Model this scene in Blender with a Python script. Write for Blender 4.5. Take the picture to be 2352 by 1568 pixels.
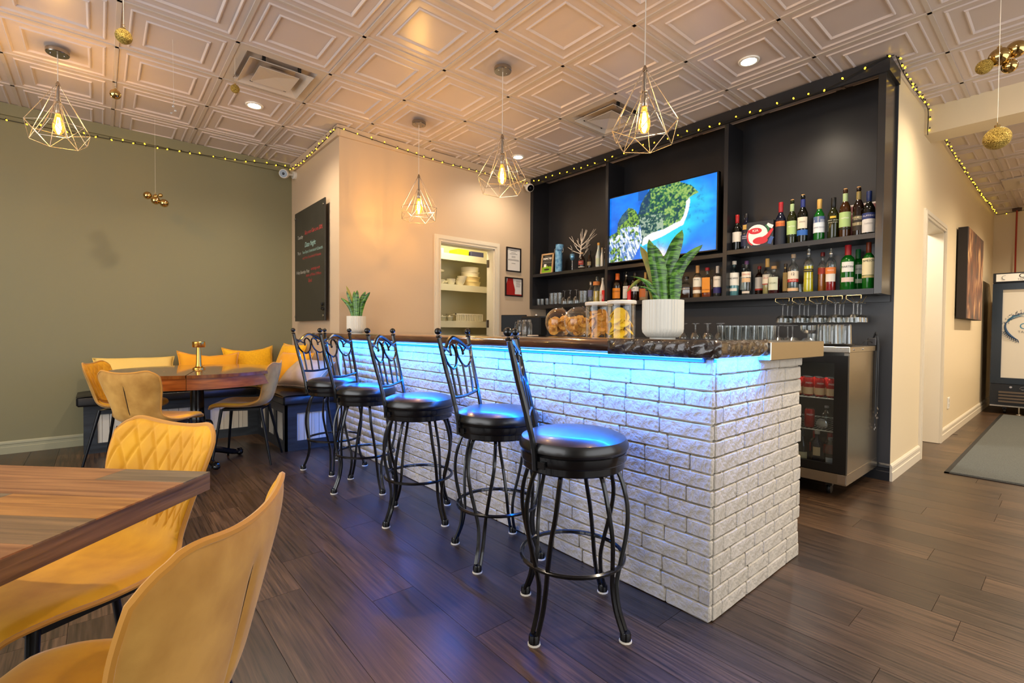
import bpy, bmesh, math, random
from mathutils import Vector, Matrix, Euler
from math import sin, cos, pi, sqrt, atan2, exp
random.seed(7)
for o in list(bpy.data.objects): bpy.data.objects.remove(o)
scene = bpy.context.scene
COL = scene.collection
# ------------------------------------------------------------------ camera
CH = 1.09
YAW, PITCH, ROLL, FPX = 0.7071, 0.0217, 0.0071, 1109.66
fw = Vector((sin(YAW)*cos(PITCH), cos(YAW)*cos(PITCH), -sin(PITCH)))
rt = Vector((cos(YAW), -sin(YAW), 0)); up = rt.cross(fw)
rt, up = rt*cos(ROLL)+up*sin(ROLL), -rt*sin(ROLL)+up*cos(ROLL)
cd = bpy.data.cameras.new('camera'); cam = bpy.data.objects.new('camera', cd); COL.objects.link(cam)
cd.sensor_width = 36.0; cd.lens = FPX*36.0/2352.0; cd.clip_start = 0.02; cd.clip_end = 60
mw = Matrix((rt, up, -fw)).transposed().to_4x4(); mw.translation = (0, 0, CH)
cam.matrix_world = mw
scene.camera = cam
# ------------------------------------------------------------------ world, lights, exposure
w = bpy.data.worlds.new('world'); scene.world = w; w.use_nodes = True
bg = w.node_tree.nodes['Background']; bg.inputs[0].default_value = (0.80, 0.90, 1.0, 1); bg.inputs[1].default_value = 1.0
scene.view_settings.view_transform = 'Standard'; scene.view_settings.look = 'None'
scene.view_settings.gamma = 1.0; scene.view_settings.use_curve_mapping = False
scene.view_settings.exposure = 0.42
def light(name, kind, loc, energy, color, rot=(0, 0, 0), **kw):
    l = bpy.data.lights.new(name, kind); l.energy = energy; l.color = color
    for k, v in kw.items(): setattr(l, k, v)
    o = bpy.data.objects.new(name, l); COL.objects.link(o); o.location = loc; o.rotation_euler = rot
    return o
# daylight entering by the shop windows behind the camera
light('daylight_front_window', 'AREA', (2.3, -3.15, 1.65), 62, (1.0, 0.97, 0.93), (pi/2, 0, 0), shape='RECTANGLE', size=5.6, size_y=2.3)
light('daylight_side_window', 'AREA', (-2.55, 1.8, 1.65), 85, (1.0, 0.975, 0.95), (pi/2, 0, -pi/2), shape='RECTANGLE', size=5.0, size_y=2.3)
# ceiling downlights (x, y, energy): four real, then unseen ones added for brightness
WARM = (1.0, 0.83, 0.62)
DOWN = [(1.024, 4.608, 85), (3.49, 1.542, 75), (3.512, 4.029, 45), (4.70, 0.27, 80), (0.2, 2.3, 55), (2.4, 0.1, 95), (-1.3, 4.6, 45), (6.9, -0.5, 230), (9.0, -0.5, 230), (4.1, -1.0, 130)]
CEIL = 2.996
# ------------------------------------------------------------------ helpers
def hexc(s, a=1.0):
    s = s.lstrip('#'); c = [int(s[i:i+2], 16)/255 for i in (0, 2, 4)]
    return tuple(((x/12.92) if x <= .04045 else ((x+.055)/1.055)**2.4) for x in c)+(a,)
MATS = {}
def mat(name, col, rough=.5, metal=0., noise=None, bump=None, spec=.5, coat=0., sheen=0., emit=None, emit_s=0., trans=0., rnd=0., stretch=None, col2=None, ior=1.45):
    if name in MATS: return MATS[name]
    m = bpy.data.materials.new(name); m.use_nodes = True; MATS[name] = m
    nt = m.node_tree; N = nt.nodes; L = nt.links; b = N['Principled BSDF']
    c = hexc(col) if isinstance(col, str) else col
    b.inputs['Base Color'].default_value = c; b.inputs['Roughness'].default_value = rough; b.inputs['Metallic'].default_value = metal
    b.inputs['Specular IOR Level'].default_value = spec; b.inputs['IOR'].default_value = ior
    if coat: b.inputs['Coat Weight'].default_value = coat; b.inputs['Coat Roughness'].default_value = .08
    if sheen: b.inputs['Sheen Weight'].default_value = sheen; b.inputs['Sheen Roughness'].default_value = .35; b.inputs['Sheen Tint'].default_value = (1, .93, .8, 1)
    if trans: b.inputs['Transmission Weight'].default_value = trans
    if emit: b.inputs['Emission Color'].default_value = hexc(emit) if isinstance(emit, str) else emit; b.inputs['Emission Strength'].default_value = emit_s
    tc = None
    def coords():
        nonlocal tc
        if tc is None:
            t = N.new('ShaderNodeTexCoord'); mp = N.new('ShaderNodeMapping'); L.new(t.outputs['Object'], mp.inputs[0])
            if stretch: mp.inputs['Scale'].default_value = stretch
            tc = mp.outputs[0]
        return tc
    if noise or rnd:
        c2 = hexc(col2) if isinstance(col2, str) else (col2 or tuple(x*.6 for x in c[:3])+(1,))
        mx = N.new('ShaderNodeMix'); mx.data_type = 'RGBA'; mx.inputs['A'].default_value = c; mx.inputs['B'].default_value = c2
        fac = None
        if noise:
            n = N.new('ShaderNodeTexNoise'); n.inputs['Scale'].default_value = noise[0]; n.inputs['Detail'].default_value = 5
            L.new(coords(), n.inputs['Vector'])
            r = N.new('ShaderNodeMapRange'); r.inputs['From Min'].default_value = .35; r.inputs['From Max'].default_value = .68; r.inputs['To Max'].default_value = noise[1]
            L.new(n.outputs['Fac'], r.inputs['Value']); fac = r.outputs[0]
        if rnd:
            oi = N.new('ShaderNodeObjectInfo'); k = N.new('ShaderNodeMath'); k.operation = 'MULTIPLY'; k.inputs[1].default_value = rnd; L.new(oi.outputs['Random'], k.inputs[0])
            if fac:
                s = N.new('ShaderNodeMath'); s.operation = 'ADD'; s.use_clamp = True; L.new(fac, s.inputs[0]); L.new(k.outputs[0], s.inputs[1]); fac = s.outputs[0]
            else: fac = k.outputs[0]
        L.new(fac, mx.inputs['Factor']); L.new(mx.outputs['Result'], b.inputs['Base Color'])
    if bump:
        n = N.new('ShaderNodeTexNoise'); n.inputs['Scale'].default_value = bump[0]; n.inputs['Detail'].default_value = 6
        L.new(coords(), n.inputs['Vector'])
        bp = N.new('ShaderNodeBump'); bp.inputs['Strength'].default_value = bump[1]; bp.inputs['Distance'].default_value = bump[2] if len(bump) > 2 else .01
        L.new(n.outputs['Fac'], bp.inputs['Height']); L.new(bp.outputs[0], b.inputs['Normal'])
    return m
def thin_glass(name, tint=(.93, .96, .96, 1), gloss=.12, rough=.02):
    if name in MATS: return MATS[name]
    m = bpy.data.materials.new(name); m.use_nodes = True; MATS[name] = m
    nt = m.node_tree; N = nt.nodes; L = nt.links; N.remove(N['Principled BSDF'])
    tr = N.new('ShaderNodeBsdfTransparent'); tr.inputs[0].default_value = tint
    gl = N.new('ShaderNodeBsdfGlossy'); gl.inputs['Roughness'].default_value = rough; gl.inputs[0].default_value = (1, 1, 1, 1)
    lw = N.new('ShaderNodeLayerWeight'); lw.inputs['Blend'].default_value = .35
    mr = N.new('ShaderNodeMapRange'); mr.inputs['To Min'].default_value = gloss; mr.inputs['To Max'].default_value = .85; L.new(lw.outputs['Facing'], mr.inputs['Value'])
    pw = N.new('ShaderNodeMath'); pw.operation = 'POWER'; pw.inputs[1].default_value = 1.6; L.new(mr.outputs[0], pw.inputs[0])
    mx = N.new('ShaderNodeMixShader'); L.new(pw.outputs[0], mx.inputs[0]); L.new(tr.outputs[0], mx.inputs[1]); L.new(gl.outputs[0], mx.inputs[2])
    L.new(mx.outputs[0], N['Material Output'].inputs['Surface'])
    return m
def emis(name, col, s, sample=False):
    if name in MATS: return MATS[name]
    m = bpy.data.materials.new(name); m.use_nodes = True; MATS[name] = m
    N = m.node_tree.nodes; N.remove(N['Principled BSDF']); e = N.new('ShaderNodeEmission')
    e.inputs[0].default_value = hexc(col) if isinstance(col, str) else col; e.inputs[1].default_value = s
    m.node_tree.links.new(e.outputs[0], N['Material Output'].inputs['Surface'])
    if not sample: m.cycles.emission_sampling = 'NONE'
    return m
class MB:
    """collects shapes into one mesh"""
    def __init__(s): s.v = []; s.f = []
    def add(s, V, F):
        n = len(s.v); s.v += [tuple(p) for p in V]; s.f += [tuple(i+n for i in q) for q in F]; return s
    def box(s, x0, x1, y0, y1, z0, z1, R=None, c=None):
        V = [Vector((x, y, z)) for z in (z0, z1) for y in (y0, y1) for x in (x0, x1)]
        if R is not None: V = [R @ p for p in V]
        if c is not None: V = [p+Vector(c) for p in V]
        return s.add(V, [(0, 2, 3, 1), (4, 5, 7, 6), (0, 1, 5, 4), (2, 6, 7, 3), (0, 4, 6, 2), (1, 3, 7, 5)])
    def cbox(s, x0, x1, y0, y1, z0, z1, b):
        """chamfered box"""
        cx, cy, cz = (x0+x1)/2, (y0+y1)/2, (z0+z1)/2; hx, hy, hz = (x1-x0)/2, (y1-y0)/2, (z1-z0)/2
        V = []; idx = {}
        for sx in (-1, 1):
            for sy in (-1, 1):
                for sz in (-1, 1):
                    for a in range(3):
                        d = [hx-b, hy-b, hz-b]; d[a] += b
                        idx[(sx, sy, sz, a)] = len(V); V.append((cx+sx*d[0], cy+sy*d[1], cz+sz*d[2]))
        F = []
        for a in range(3):
            o = [i for i in range(3) if i != a]
            for sg in (-1, 1):
                q = []
                for u, v in ((-1, -1), (1, -1), (1, 1), (-1, 1)):
                    k = [0, 0, 0]; k[a] = sg; k[o[0]] = u; k[o[1]] = v; q.append(idx[(k[0], k[1], k[2], a)])
                F.append(q if (sg > 0) == (a != 1) else q[::-1])
        for a in range(3):
            o = [i for i in range(3) if i != a]
            for u in (-1, 1):
                for v in (-1, 1):
                    q = []
                    for t, ax in ((-1, o[0]), (1, o[0]), (1, o[1]), (-1, o[1])):
                        k = [0, 0, 0]; k[a] = t; k[o[0]] = u; k[o[1]] = v; q.append(idx[(k[0], k[1], k[2], ax)])
                    F.append(q)
        for sx in (-1, 1):
            for sy in (-1, 1):
                for sz in (-1, 1): F.append([idx[(sx, sy, sz, a)] for a in range(3)])
        return s.add(V, F)
    def lathe(s, prof, n=20, c=(0, 0, 0), cap=True, flute=None):
        V = []; F = []
        for (r, z) in prof:
            for k in range(n):
                a = 2*pi*k/n; rr = r*(flute(a, z) if flute else 1)
                V.append((c[0]+rr*cos(a), c[1]+rr*sin(a), c[2]+z))
        for i in range(len(prof)-1):
            for k in range(n):
                k2 = (k+1) % n; F.append((i*n+k, i*n+k2, (i+1)*n+k2, (i+1)*n+k))
        if cap:
            if prof[0][0] > 1e-6: F.append(tuple(range(n))[::-1])
            if prof[-1][0] > 1e-6: F.append(tuple((len(prof)-1)*n+k for k in range(n)))
        return s.add(V, F)
    def tube(s, pts, r, n=8, closed=False, caps=True):
        P = [Vector(p) for p in pts]; m = len(P); V = []; F = []
        T = []
        for i in range(m):
            if closed: t = P[(i+1) % m]-P[i-1]
            else: t = P[min(i+1, m-1)]-P[max(i-1, 0)]
            T.append(t.normalized() if t.length > 1e-9 else Vector((0, 0, 1)))
        nrm = T[0].orthogonal().normalized()
        for i in range(m):
            nrm = nrm-T[i]*nrm.dot(T[i]); nrm = nrm.normalized() if nrm.length > 1e-6 else T[i].orthogonal().normalized()
            bn = T[i].cross(nrm); rr = r[i] if isinstance(r, (list, tuple)) else r
            for k in range(n):
                a = 2*pi*k/n+pi/n; V.append(P[i]+nrm*(rr*cos(a))+bn*(rr*sin(a)))
        for i in range(m if closed else m-1):
            j = (i+1) % m
            for k in range(n):
                k2 = (k+1) % n; F.append((i*n+k, i*n+k2, j*n+k2, j*n+k))
        if caps and not closed: F.append(tuple(range(n))[::-1]); F.append(tuple((m-1)*n+k for k in range(n)))
        return s.add(V, F)
    def ball(s, c, r, n=12, m=8, sc=(1, 1, 1)):
        V = [(c[0], c[1], c[2]-r*sc[2])]; F = []
        for i in range(1, m):
            t = -pi/2+pi*i/m
            for k in range(n):
                a = 2*pi*k/n; V.append((c[0]+r*sc[0]*cos(t)*cos(a), c[1]+r*sc[1]*cos(t)*sin(a), c[2]+r*sc[2]*sin(t)))
        V.append((c[0], c[1], c[2]+r*sc[2]))
        for k in range(n): F.append((0, 1+(k+1) % n, 1+k))
        for i in range(m-2):
            for k in range(n): F.append((1+i*n+k, 1+i*n+(k+1) % n, 1+(i+1)*n+(k+1) % n, 1+(i+1)*n+k))
        e = len(V)-1; b0 = 1+(m-2)*n
        for k in range(n): F.append((b0+k, b0+(k+1) % n, e))
        return s.add(V, F)
    def grid(s, fn, nu, nv, flip=False):
        V = [fn(i/nu, j/nv) for j in range(nv+1) for i in range(nu+1)]; F = []
        for j in range(nv):
            for i in range(nu):
                a = j*(nu+1)+i; q = (a, a+1, a+nu+2, a+nu+1); F.append(q[::-1] if flip else q)
        return s.add(V, F)
    def prism(s, poly, z0, z1, tf=None):
        n = len(poly); V = [(p[0], p[1], z0) for p in poly]+[(p[0], p[1], z1) for p in poly]
        if tf: V = [tf(p) for p in V]
        F = [tuple(range(n))[::-1], tuple(range(n, 2*n))]+[(i, (i+1) % n, n+(i+1) % n, n+i) for i in range(n)]
        return s.add(V, F)
    def xf(s, M): s.v = [tuple(M @ Vector(p)) for p in s.v]; return s
    def mesh(s, name, smooth=35):
        me = bpy.data.meshes.new(name); me.from_pydata(s.v, [], s.f); me.validate()
        if smooth:
            me.polygons.foreach_set('use_smooth', [True]*len(me.polygons)); me.set_sharp_from_angle(angle=math.radians(smooth))
        return me
def tag(o, label=None, cat=None, group=None, kind=None):
    if label: o['label'] = label
    if cat: o['category'] = cat
    if group: o['group'] = group
    if kind: o['kind'] = kind
    return o
def fixn(me):
    bm = bmesh.new(); bm.from_mesh(me); bmesh.ops.recalc_face_normals(bm, faces=bm.faces[:]); bm.to_mesh(me); bm.free(); return me
def ob(name, mb, m, parent=None, loc=None, rot=None, smooth=35, fix=True):
    me = mb if isinstance(mb, bpy.types.Mesh) else mb.mesh(name, smooth)
    if fix and not isinstance(mb, bpy.types.Mesh): fixn(me)
    o = bpy.data.objects.new(name, me); COL.objects.link(o)
    if m is not None and not me.materials: me.materials.append(m)
    if parent: o.parent = parent
    if loc is not None: o.location = loc
    if rot is not None: o.rotation_euler = rot
    return o
def empty(name, loc=(0, 0, 0), rz=0, label=None, cat=None, group=None):
    o = bpy.data.objects.new(name, None); COL.objects.link(o); o.location = loc; o.rotation_euler = (0, 0, rz); o.empty_display_size = .1
    return tag(o, label, cat, group)
def copy_tree(o, parent=None):
    c = o.copy(); COL.objects.link(c)
    if parent: c.parent = parent; c.matrix_parent_inverse = o.matrix_parent_inverse.copy()
    for ch in KIDS(o): copy_tree(ch, c)
    return c
_kids = {}
def KIDS(o): return [x for x in o.children]
def place(o, loc, rz=0, label=None, group=None):
    o.location = loc; o.rotation_euler = (0, 0, rz)
    return tag(o, label, None, group)
def struct(name, mb, m, parent=None, smooth=35, **k):
    o = ob(name, mb, m, parent, smooth=smooth, **k)
    if not parent: o['kind'] = 'structure'
    return o
def spline(P, n):
    """Catmull-Rom through tuples, n samples per span"""
    out = []; m = len(P)
    for i in range(m-1):
        p0 = P[max(i-1, 0)]; p1 = P[i]; p2 = P[i+1]; p3 = P[min(i+2, m-1)]
        for k in range(n):
            t = k/n
            out.append(tuple(.5*((2*b)+(-a+c)*t+(2*a-5*b+4*c-d)*t*t+(-a+3*b-3*c+d)*t**3) for a, b, c, d in zip(p0, p1, p2, p3)))
    out.append(tuple(P[-1])); return out
def lerp(a, b, t): return a+(b-a)*t
def text_mesh(txt, size, align='CENTER', thick=0.0, extr=0.0, shear=0.0):
    cu = bpy.data.curves.new('lettering', 'FONT'); cu.body = txt; cu.size = size; cu.align_x = align; cu.align_y = 'CENTER'; cu.offset = thick; cu.extrude = extr; cu.shear = shear; cu.resolution_u = 3
    o = bpy.data.objects.new('lettering', cu); COL.objects.link(o)
    dg = bpy.context.evaluated_depsgraph_get(); me = bpy.data.meshes.new_from_object(o.evaluated_get(dg))
    bpy.data.objects.remove(o); bpy.data.curves.remove(cu); me.name = 'lettering'
    me.materials.clear()
    return me
def lettering(txt, size, m, parent, origin, ex, ey, bend=0.0, name='lettering', fit=None, **k):
    """flat text: origin, x direction, y direction (bend: wrapped on a cylinder of that radius about its vertical axis)"""
    me = text_mesh(txt, size, **k); ex = Vector(ex); ey = Vector(ey); o0 = Vector(origin); nz = ex.cross(ey)
    if fit:
        wd = max([abs(v.co.x) for v in me.vertices] or [1])*2; s = min(1.0, fit/wd) if wd else 1
        for v in me.vertices: v.co.x *= s
    for v in me.vertices:
        x, y, z = v.co
        if bend:
            a = x/bend; v.co = o0+ex*(bend*sin(a))+ey*y+nz*(bend*(cos(a)-1)+z)
        else: v.co = o0+ex*x+ey*y+nz*z
    o = bpy.data.objects.new(name, me); COL.objects.link(o); me.materials.append(m); o.parent = parent
    return o
# ------------------------------------------------------------------ materials of the setting
GREEN = mat('sage_paint', '#7f7a5c', .62, bump=(90, .06, .002))
BEIGE = mat('beige_paint', '#c6b095', .5, bump=(90, .06, .002))
CREAM = mat('cream_paint', '#dccaa8', .45)
TRIMW = mat('trim_paint', '#d8cdb8', .35)
DARKW = mat('charcoal_wall_paint', '#36373b', .42, bump=(60, .05, .002))
BLACKW = mat('black_satin_lacquer', '#1c1c1f', .33, bump=(25, .05, .002), noise=(3, .5), col2='#26262a')
TILE = mat('ceiling_tile_pvc', '#cdbfb9', .30, spec=.45)
GRIDM = mat('ceiling_grid_metal', '#c4b7ac', .4)
STEEL = mat('stainless_steel', '#b9b2a6', .24, 1.0, stretch=(1, 1, 18), bump=(30, .05, .002))
CHROME = mat('chrome', '#d6d6d8', .12, 1.0)
BRASS = mat('brass', '#c79a4b', .25, 1.0)
IRON = mat('black_iron_enamel', '#0e0e10', .22, .2, coat=.4)
BLACKP = mat('black_plastic', '#101012', .4)
WHITEP = mat('white_plastic', '#e6e2d8', .4)
def floor_mat():
    m = bpy.data.materials.new('dark_wood_plank'); m.use_nodes = True; MATS['floor'] = m
    N = m.node_tree.nodes; L = m.node_tree.links; b = N['Principled BSDF']
    t = N.new('ShaderNodeTexCoord'); oi = N.new('ShaderNodeObjectInfo')
    off = N.new('ShaderNodeVectorMath'); off.operation = 'MULTIPLY_ADD'; cx = N.new('ShaderNodeCombineXYZ')
    for i in range(3): L.new(oi.outputs['Random'], cx.inputs[i])
    L.new(cx.outputs[0], off.inputs[0]); off.inputs[1].default_value = (37, 91, 13); L.new(t.outputs['Object'], off.inputs[2])
    mp = N.new('ShaderNodeMapping'); mp.inputs['Scale'].default_value = (48, 1.5, 1); L.new(off.outputs[0], mp.inputs[0])
    n1 = N.new('ShaderNodeTexNoise'); n1.inputs['Scale'].default_value = 2.2; n1.inputs['Detail'].default_value = 8; n1.inputs['Roughness'].default_value = .65; L.new(mp.outputs[0], n1.inputs['Vector'])
    mp2 = N.new('ShaderNodeMapping'); mp2.inputs['Scale'].default_value = (3, .8, 1); L.new(off.outputs[0], mp2.inputs[0])
    n2 = N.new('ShaderNodeTexNoise'); n2.inputs['Scale'].default_value = 2.0; n2.inputs['Detail'].default_value = 3; L.new(mp2.outputs[0], n2.inputs['Vector'])
    cr = N.new('ShaderNodeValToRGB'); cr.color_ramp.elements[0].position = .32; cr.color_ramp.elements[0].color = hexc('#140c07'); cr.color_ramp.elements[1].position = .70; cr.color_ramp.elements[1].color = hexc('#5e452f')
    L.new(n1.outputs['Fac'], cr.inputs[0])
    mx = N.new('ShaderNodeMix'); mx.data_type = 'RGBA'; mx.blend_type = 'MULTIPLY'; mx.inputs['Factor'].default_value = 1
    mr = N.new('ShaderNodeMapRange'); mr.inputs['From Min'].default_value = .3; mr.inputs['From Max'].default_value = .7; mr.inputs['To Min'].default_value = .75; mr.inputs['To Max'].default_value = 1.15; L.new(n2.outputs['Fac'], mr.inputs['Value'])
    rr = N.new('ShaderNodeMapRange'); rr.inputs['To Min'].default_value = .62; rr.inputs['To Max'].default_value = 1.3; L.new(oi.outputs['Random'], rr.inputs['Value'])
    mu = N.new('ShaderNodeMath'); mu.operation = 'MULTIPLY'; L.new(mr.outputs[0], mu.inputs[0]); L.new(rr.outputs[0], mu.inputs[1])
    L.new(cr.outputs[0], mx.inputs['A']); L.new(mu.outputs[0], mx.inputs['B']); L.new(mx.outputs['Result'], b.inputs['Base Color'])
    ro = N.new('ShaderNodeMapRange'); ro.inputs['To Min'].default_value = .26; ro.inputs['To Max'].default_value = .48; L.new(n1.outputs['Fac'], ro.inputs['Value']); L.new(ro.outputs[0], b.inputs['Roughness'])
    b.inputs['Coat Weight'].default_value = .15; b.inputs['Coat Roughness'].default_value = .28
    bp = N.new('ShaderNodeBump'); bp.inputs['Strength'].default_value = .12; bp.inputs['Distance'].default_value = .003; L.new(n1.outputs['Fac'], bp.inputs['Height']); L.new(bp.outputs[0], b.inputs['Normal'])
    return m
PLANK = floor_mat()
SUBF = mat('subfloor_dark', '#0f0c0a', .7)
# ------------------------------------------------------------------ floor with its planks
fl = struct('floor', MB().box(-2.7, 10.7, -3.3, 6.1, -.06, -.004), SUBF)
PW, PLN = .184, 1.22
pm = {}
def plank_mesh(ln, wd):
    k = (round(ln, 3), round(wd, 3))
    if k not in pm:
        b = .0006; mb = MB(); x, y = wd/2-.0002, ln/2-.0002
        V = [(-x, -y, -.003), (x, -y, -.003), (x, y, -.003), (-x, y, -.003), (-x+b, -y+b, 0), (x-b, -y+b, 0), (x-b, y-b, 0), (-x+b, y-b, 0)]
        mb.add(V, [(4, 5, 6, 7), (0, 1, 5, 4), (1, 2, 6, 5), (2, 3, 7, 6), (3, 0, 4, 7)])
        me = mb.mesh('plank', 0); me.materials.append(PLANK); pm[k] = me
    return pm[k]
rs = random.Random(3)
nplank = 0
def lay(x0, x1, y0, y1, skip):
    global nplank
    nx = int(round((x1-x0)/PW))
    for i in range(nx):
        x = x0+(i+.5)*PW; y = y0-rs.random()*PLN
        while y < y1:
            a, b_ = max(y, y0), min(y+PLN, y1)
            if b_-a > .05 and not skip(x, a, b_):
                o = ob('plank', plank_mesh(b_-a, PW), None, fl, (x, (a+b_)/2, 0)); nplank += 1
            y += PLN
lay(-1.2, -1.2+PW*31, -.05, 6.0, lambda x, a, b: (x > 1.95 and a > .95 and x < 3.5) or (x > 4.5 and a > .9) or (x < .5 and b < x*.9+.25) or (x < -.2 and b < 1.2) or (x > 4.4 and b > .9 and a > .8) or (x < 1.5 and b < .3))
lay(-1.2+PW*31, -1.2+PW*31+PW*33, -1.0, .87, lambda x, a, b: b < (x-4.5)*(-.08)-.35)
print('planks', nplank)
far = struct('plank_field', MB().box(-2.6, 10.55, -3.2, 5.98, -.0045, -.0035), PLANK, fl); far['kind'] = 'stuff'
# ------------------------------------------------------------------ ceiling: slab, grid runners, tiles
ce = struct('ceiling', MB().box(-2.7, 10.7, -3.3, 6.1, CEIL+.03, CEIL+.12), GRIDM)
GX0, GY0, GS = 1.937, 3.051, .61
prof = [(.010, .003), (.054, .003), (.058, -.0035), (.0635, -.0045), (.0675, -.0005), (.072, .0045), (.132, .0045), (.136, -.003), (.1415, -.004), (.146, .001), (.151, .0075)]
def tile_mesh(x0, x1, y0, y1):
    """tile clipped to a sub-rectangle of the unit cell (walls cut the border tiles)"""
    mb = MB(); V = []; F = []
    xs = sorted(set([round(v, 4) for d, z in prof for v in (d, GS-d)])); 
    for (d, z) in prof:
        for (sx, sy) in ((0, 0), (1, 0), (1, 1), (0, 1)):
            x = d if not sx else GS-d; y = d if not sy else GS-d
            V.append((x-GS/2, y-GS/2, z))
    for i in range(len(prof)-1):
        for k in range(4):
            k2 = (k+1) % 4; F.append((i*4+k, (i+1)*4+k, (i+1)*4+k2, i*4+k2))
    n = (len(prof)-1)*4; F.append((n+3, n+2, n+1, n))
    mb.add(V, F); me = mb.mesh('ceiling_tile', 0)
    if (x0, x1, y0, y1) != (0, GS, 0, GS):
        bm = bmesh.new(); bm.from_mesh(me)
        for co, no in (((x0-GS/2, 0, 0), (-1, 0, 0)), ((x1-GS/2, 0, 0), (1, 0, 0)), ((0, y0-GS/2, 0), (0, -1, 0)), ((0, y1-GS/2, 0), (0, 1, 0))):
            bmesh.ops.bisect_plane(bm, geom=bm.verts[:]+bm.edges[:]+bm.faces[:], plane_co=co, plane_no=no, clear_outer=True)
        bm.to_mesh(me); bm.free()
    me.materials.append(TILE); return me
tcache = {}
def seen(x, y, z, m=260):
    v = Vector((x, y, z-CH)); d = v.dot(fw)
    if d < .15: return False
    return -m < 1176+FPX*v.dot(rt)/d < 2352+m and -m < 784-FPX*v.dot(up)/d < 1568+m
VENTS = {(-2, 1): 1, (2, -1): 1}
ntile = 0
HX1, HY1 = 10.55, .88
for i in range(-9, 15):
    for j in range(-9, 6):
        cx0, cx1, cy0, cy1 = GX0+i*GS, GX0+(i+1)*GS, GY0+j*GS, GY0+(j+1)*GS
        # room outline: main room and hall
        if cx0 > 4.44: rx0, rx1, ry0, ry1 = cx0, min(cx1, HX1), cy0, min(cy1, HY1)
        else:
            rx0, rx1, ry0, ry1 = max(cx0, -2.6), cx1, cy0, min(cy1, 5.98)
            if cx0 >= 1.72-.001 and cy1 > 4.52: ry1 = min(ry1, 4.52)
            if cx0 < 1.72 < cx1 and cy0 > 4.4: rx1 = 1.72
        if rx1-rx0 < .03 or ry1-ry0 < .03: continue
        if not seen((rx0+rx1)/2, (ry0+ry1)/2, CEIL): continue
        if (i, j) in VENTS: continue
        k = tuple(round(v, 3) for v in (rx0-cx0, rx1-cx0, ry0-cy0, ry1-cy0))
        if k not in tcache: tcache[k] = tile_mesh(*[GS if abs(v-GS) < .002 else v for v in k])
        ob('ceiling_tile', tcache[k], None, ce, ((cx0+cx1)/2, (cy0+cy1)/2, CEIL)); ntile += 1
print('tiles', ntile)
def runner(x0, x1, y0, y1): ob('grid_runner', MB().box(x0, x1, y0, y1, CEIL-.004, CEIL+.03), GRIDM, ce, smooth=0)
for i in range(-7, 15):
    x = GX0+i*GS
    if x < -2.6 or x > 10.5: continue
    y1 = 5.98 if x < 1.71 else (4.52 if x < 4.44 else .88)
    runner(x-.012, x+.012, -3.2, y1)
for j in range(-9, 6):
    y = GY0+j*GS
    if y < -3.2 or y > 5.97: continue
    x1 = 1.72 if y > 4.52 else (4.44 if y > .88 else 10.55)
    runner(-2.6, x1, y-.011, y+.011)
# ------------------------------------------------------------------ walls
Z1 = CEIL+.03
struct('wall_left', MB().box(-2.7, 1.72, 5.98, 6.1, 0, Z1), GREEN)
struct('wall_alcove', MB().box(1.72, 1.84, 4.64, 6.1, 0, Z1), BEIGE)
# rear wall with the pantry opening
wr = MB().box(1.72, 2.825, 4.52, 4.64, 0, Z1).box(3.575, 4.56, 4.52, 4.64, 0, Z1).box(2.825, 3.575, 4.52, 4.64, 2.055, Z1)
struct('wall_rear', wr, BEIGE)
struct('wall_bar', MB().box(4.44, 4.56, .882, 4.52, 0, Z1), DARKW)
# hall wall with kitchen doorway
DX0, DX1, DZ = 5.47, 6.37, 2.10
hw = MB().box(4.441, DX0, .88, 1.01, 0, Z1).box(DX1, 10.67, .88, 1.01, 0, Z1).box(DX0, DX1, .88, 1.01, DZ, Z1)
struct('wall_right', hw, CREAM)
struct('wall_end', MB().box(10.55, 10.67, -3.3, .88, 0, Z1), CREAM)
struct('wall_hall', MB().box(5.2, 10.55, -1.72, -1.6, 0, Z1), CREAM)
# walls behind the camera with the shop windows
fwm = MB().box(-2.7, 10.7, -3.32, -3.2, 0, .5).box(-2.7, 10.7, -3.32, -3.2, 2.8, Z1).box(-2.7, -.5, -3.32, -3.2, .5, 2.8).box(5.1, 10.7, -3.32, -3.2, .5, 2.8)
struct('wall_front', fwm, CREAM)
sw = MB().box(-2.72, -2.6, -3.2, 6.1, 0, .5).box(-2.72, -2.6, -3.2, 6.1, 2.8, Z1).box(-2.72, -2.6, -3.2, -.7, .5, 2.8).box(-2.72, -2.6, 4.3, 6.1, .5, 2.8)
struct('wall_side', sw, GREEN)
# small kitchen behind the hall doorway and pantry behind the rear wall
struct('wall_kitchen', MB().box(4.6, 7.6, 2.6, 2.7, 0, Z1).box(7.5, 7.6, 1.01, 2.6, 0, Z1).box(4.58, 4.7, 1.01, 2.6, 0, Z1), CREAM)
struct('wall_pantry', MB().box(2.4, 4.4, 5.5, 5.6, 0, 2.7).box(2.4, 2.5, 4.64, 5.5, 0, 2.7).box(4.3, 4.4, 4.64, 5.5, 0, 2.7), mat('pantry_paint', '#e3dcb8', .5))
# ceiling beam across the hall
struct('trim_1', MB().box(5.33, 5.60, -3.2, .88, CEIL-.22, CEIL+.02), CREAM)
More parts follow.
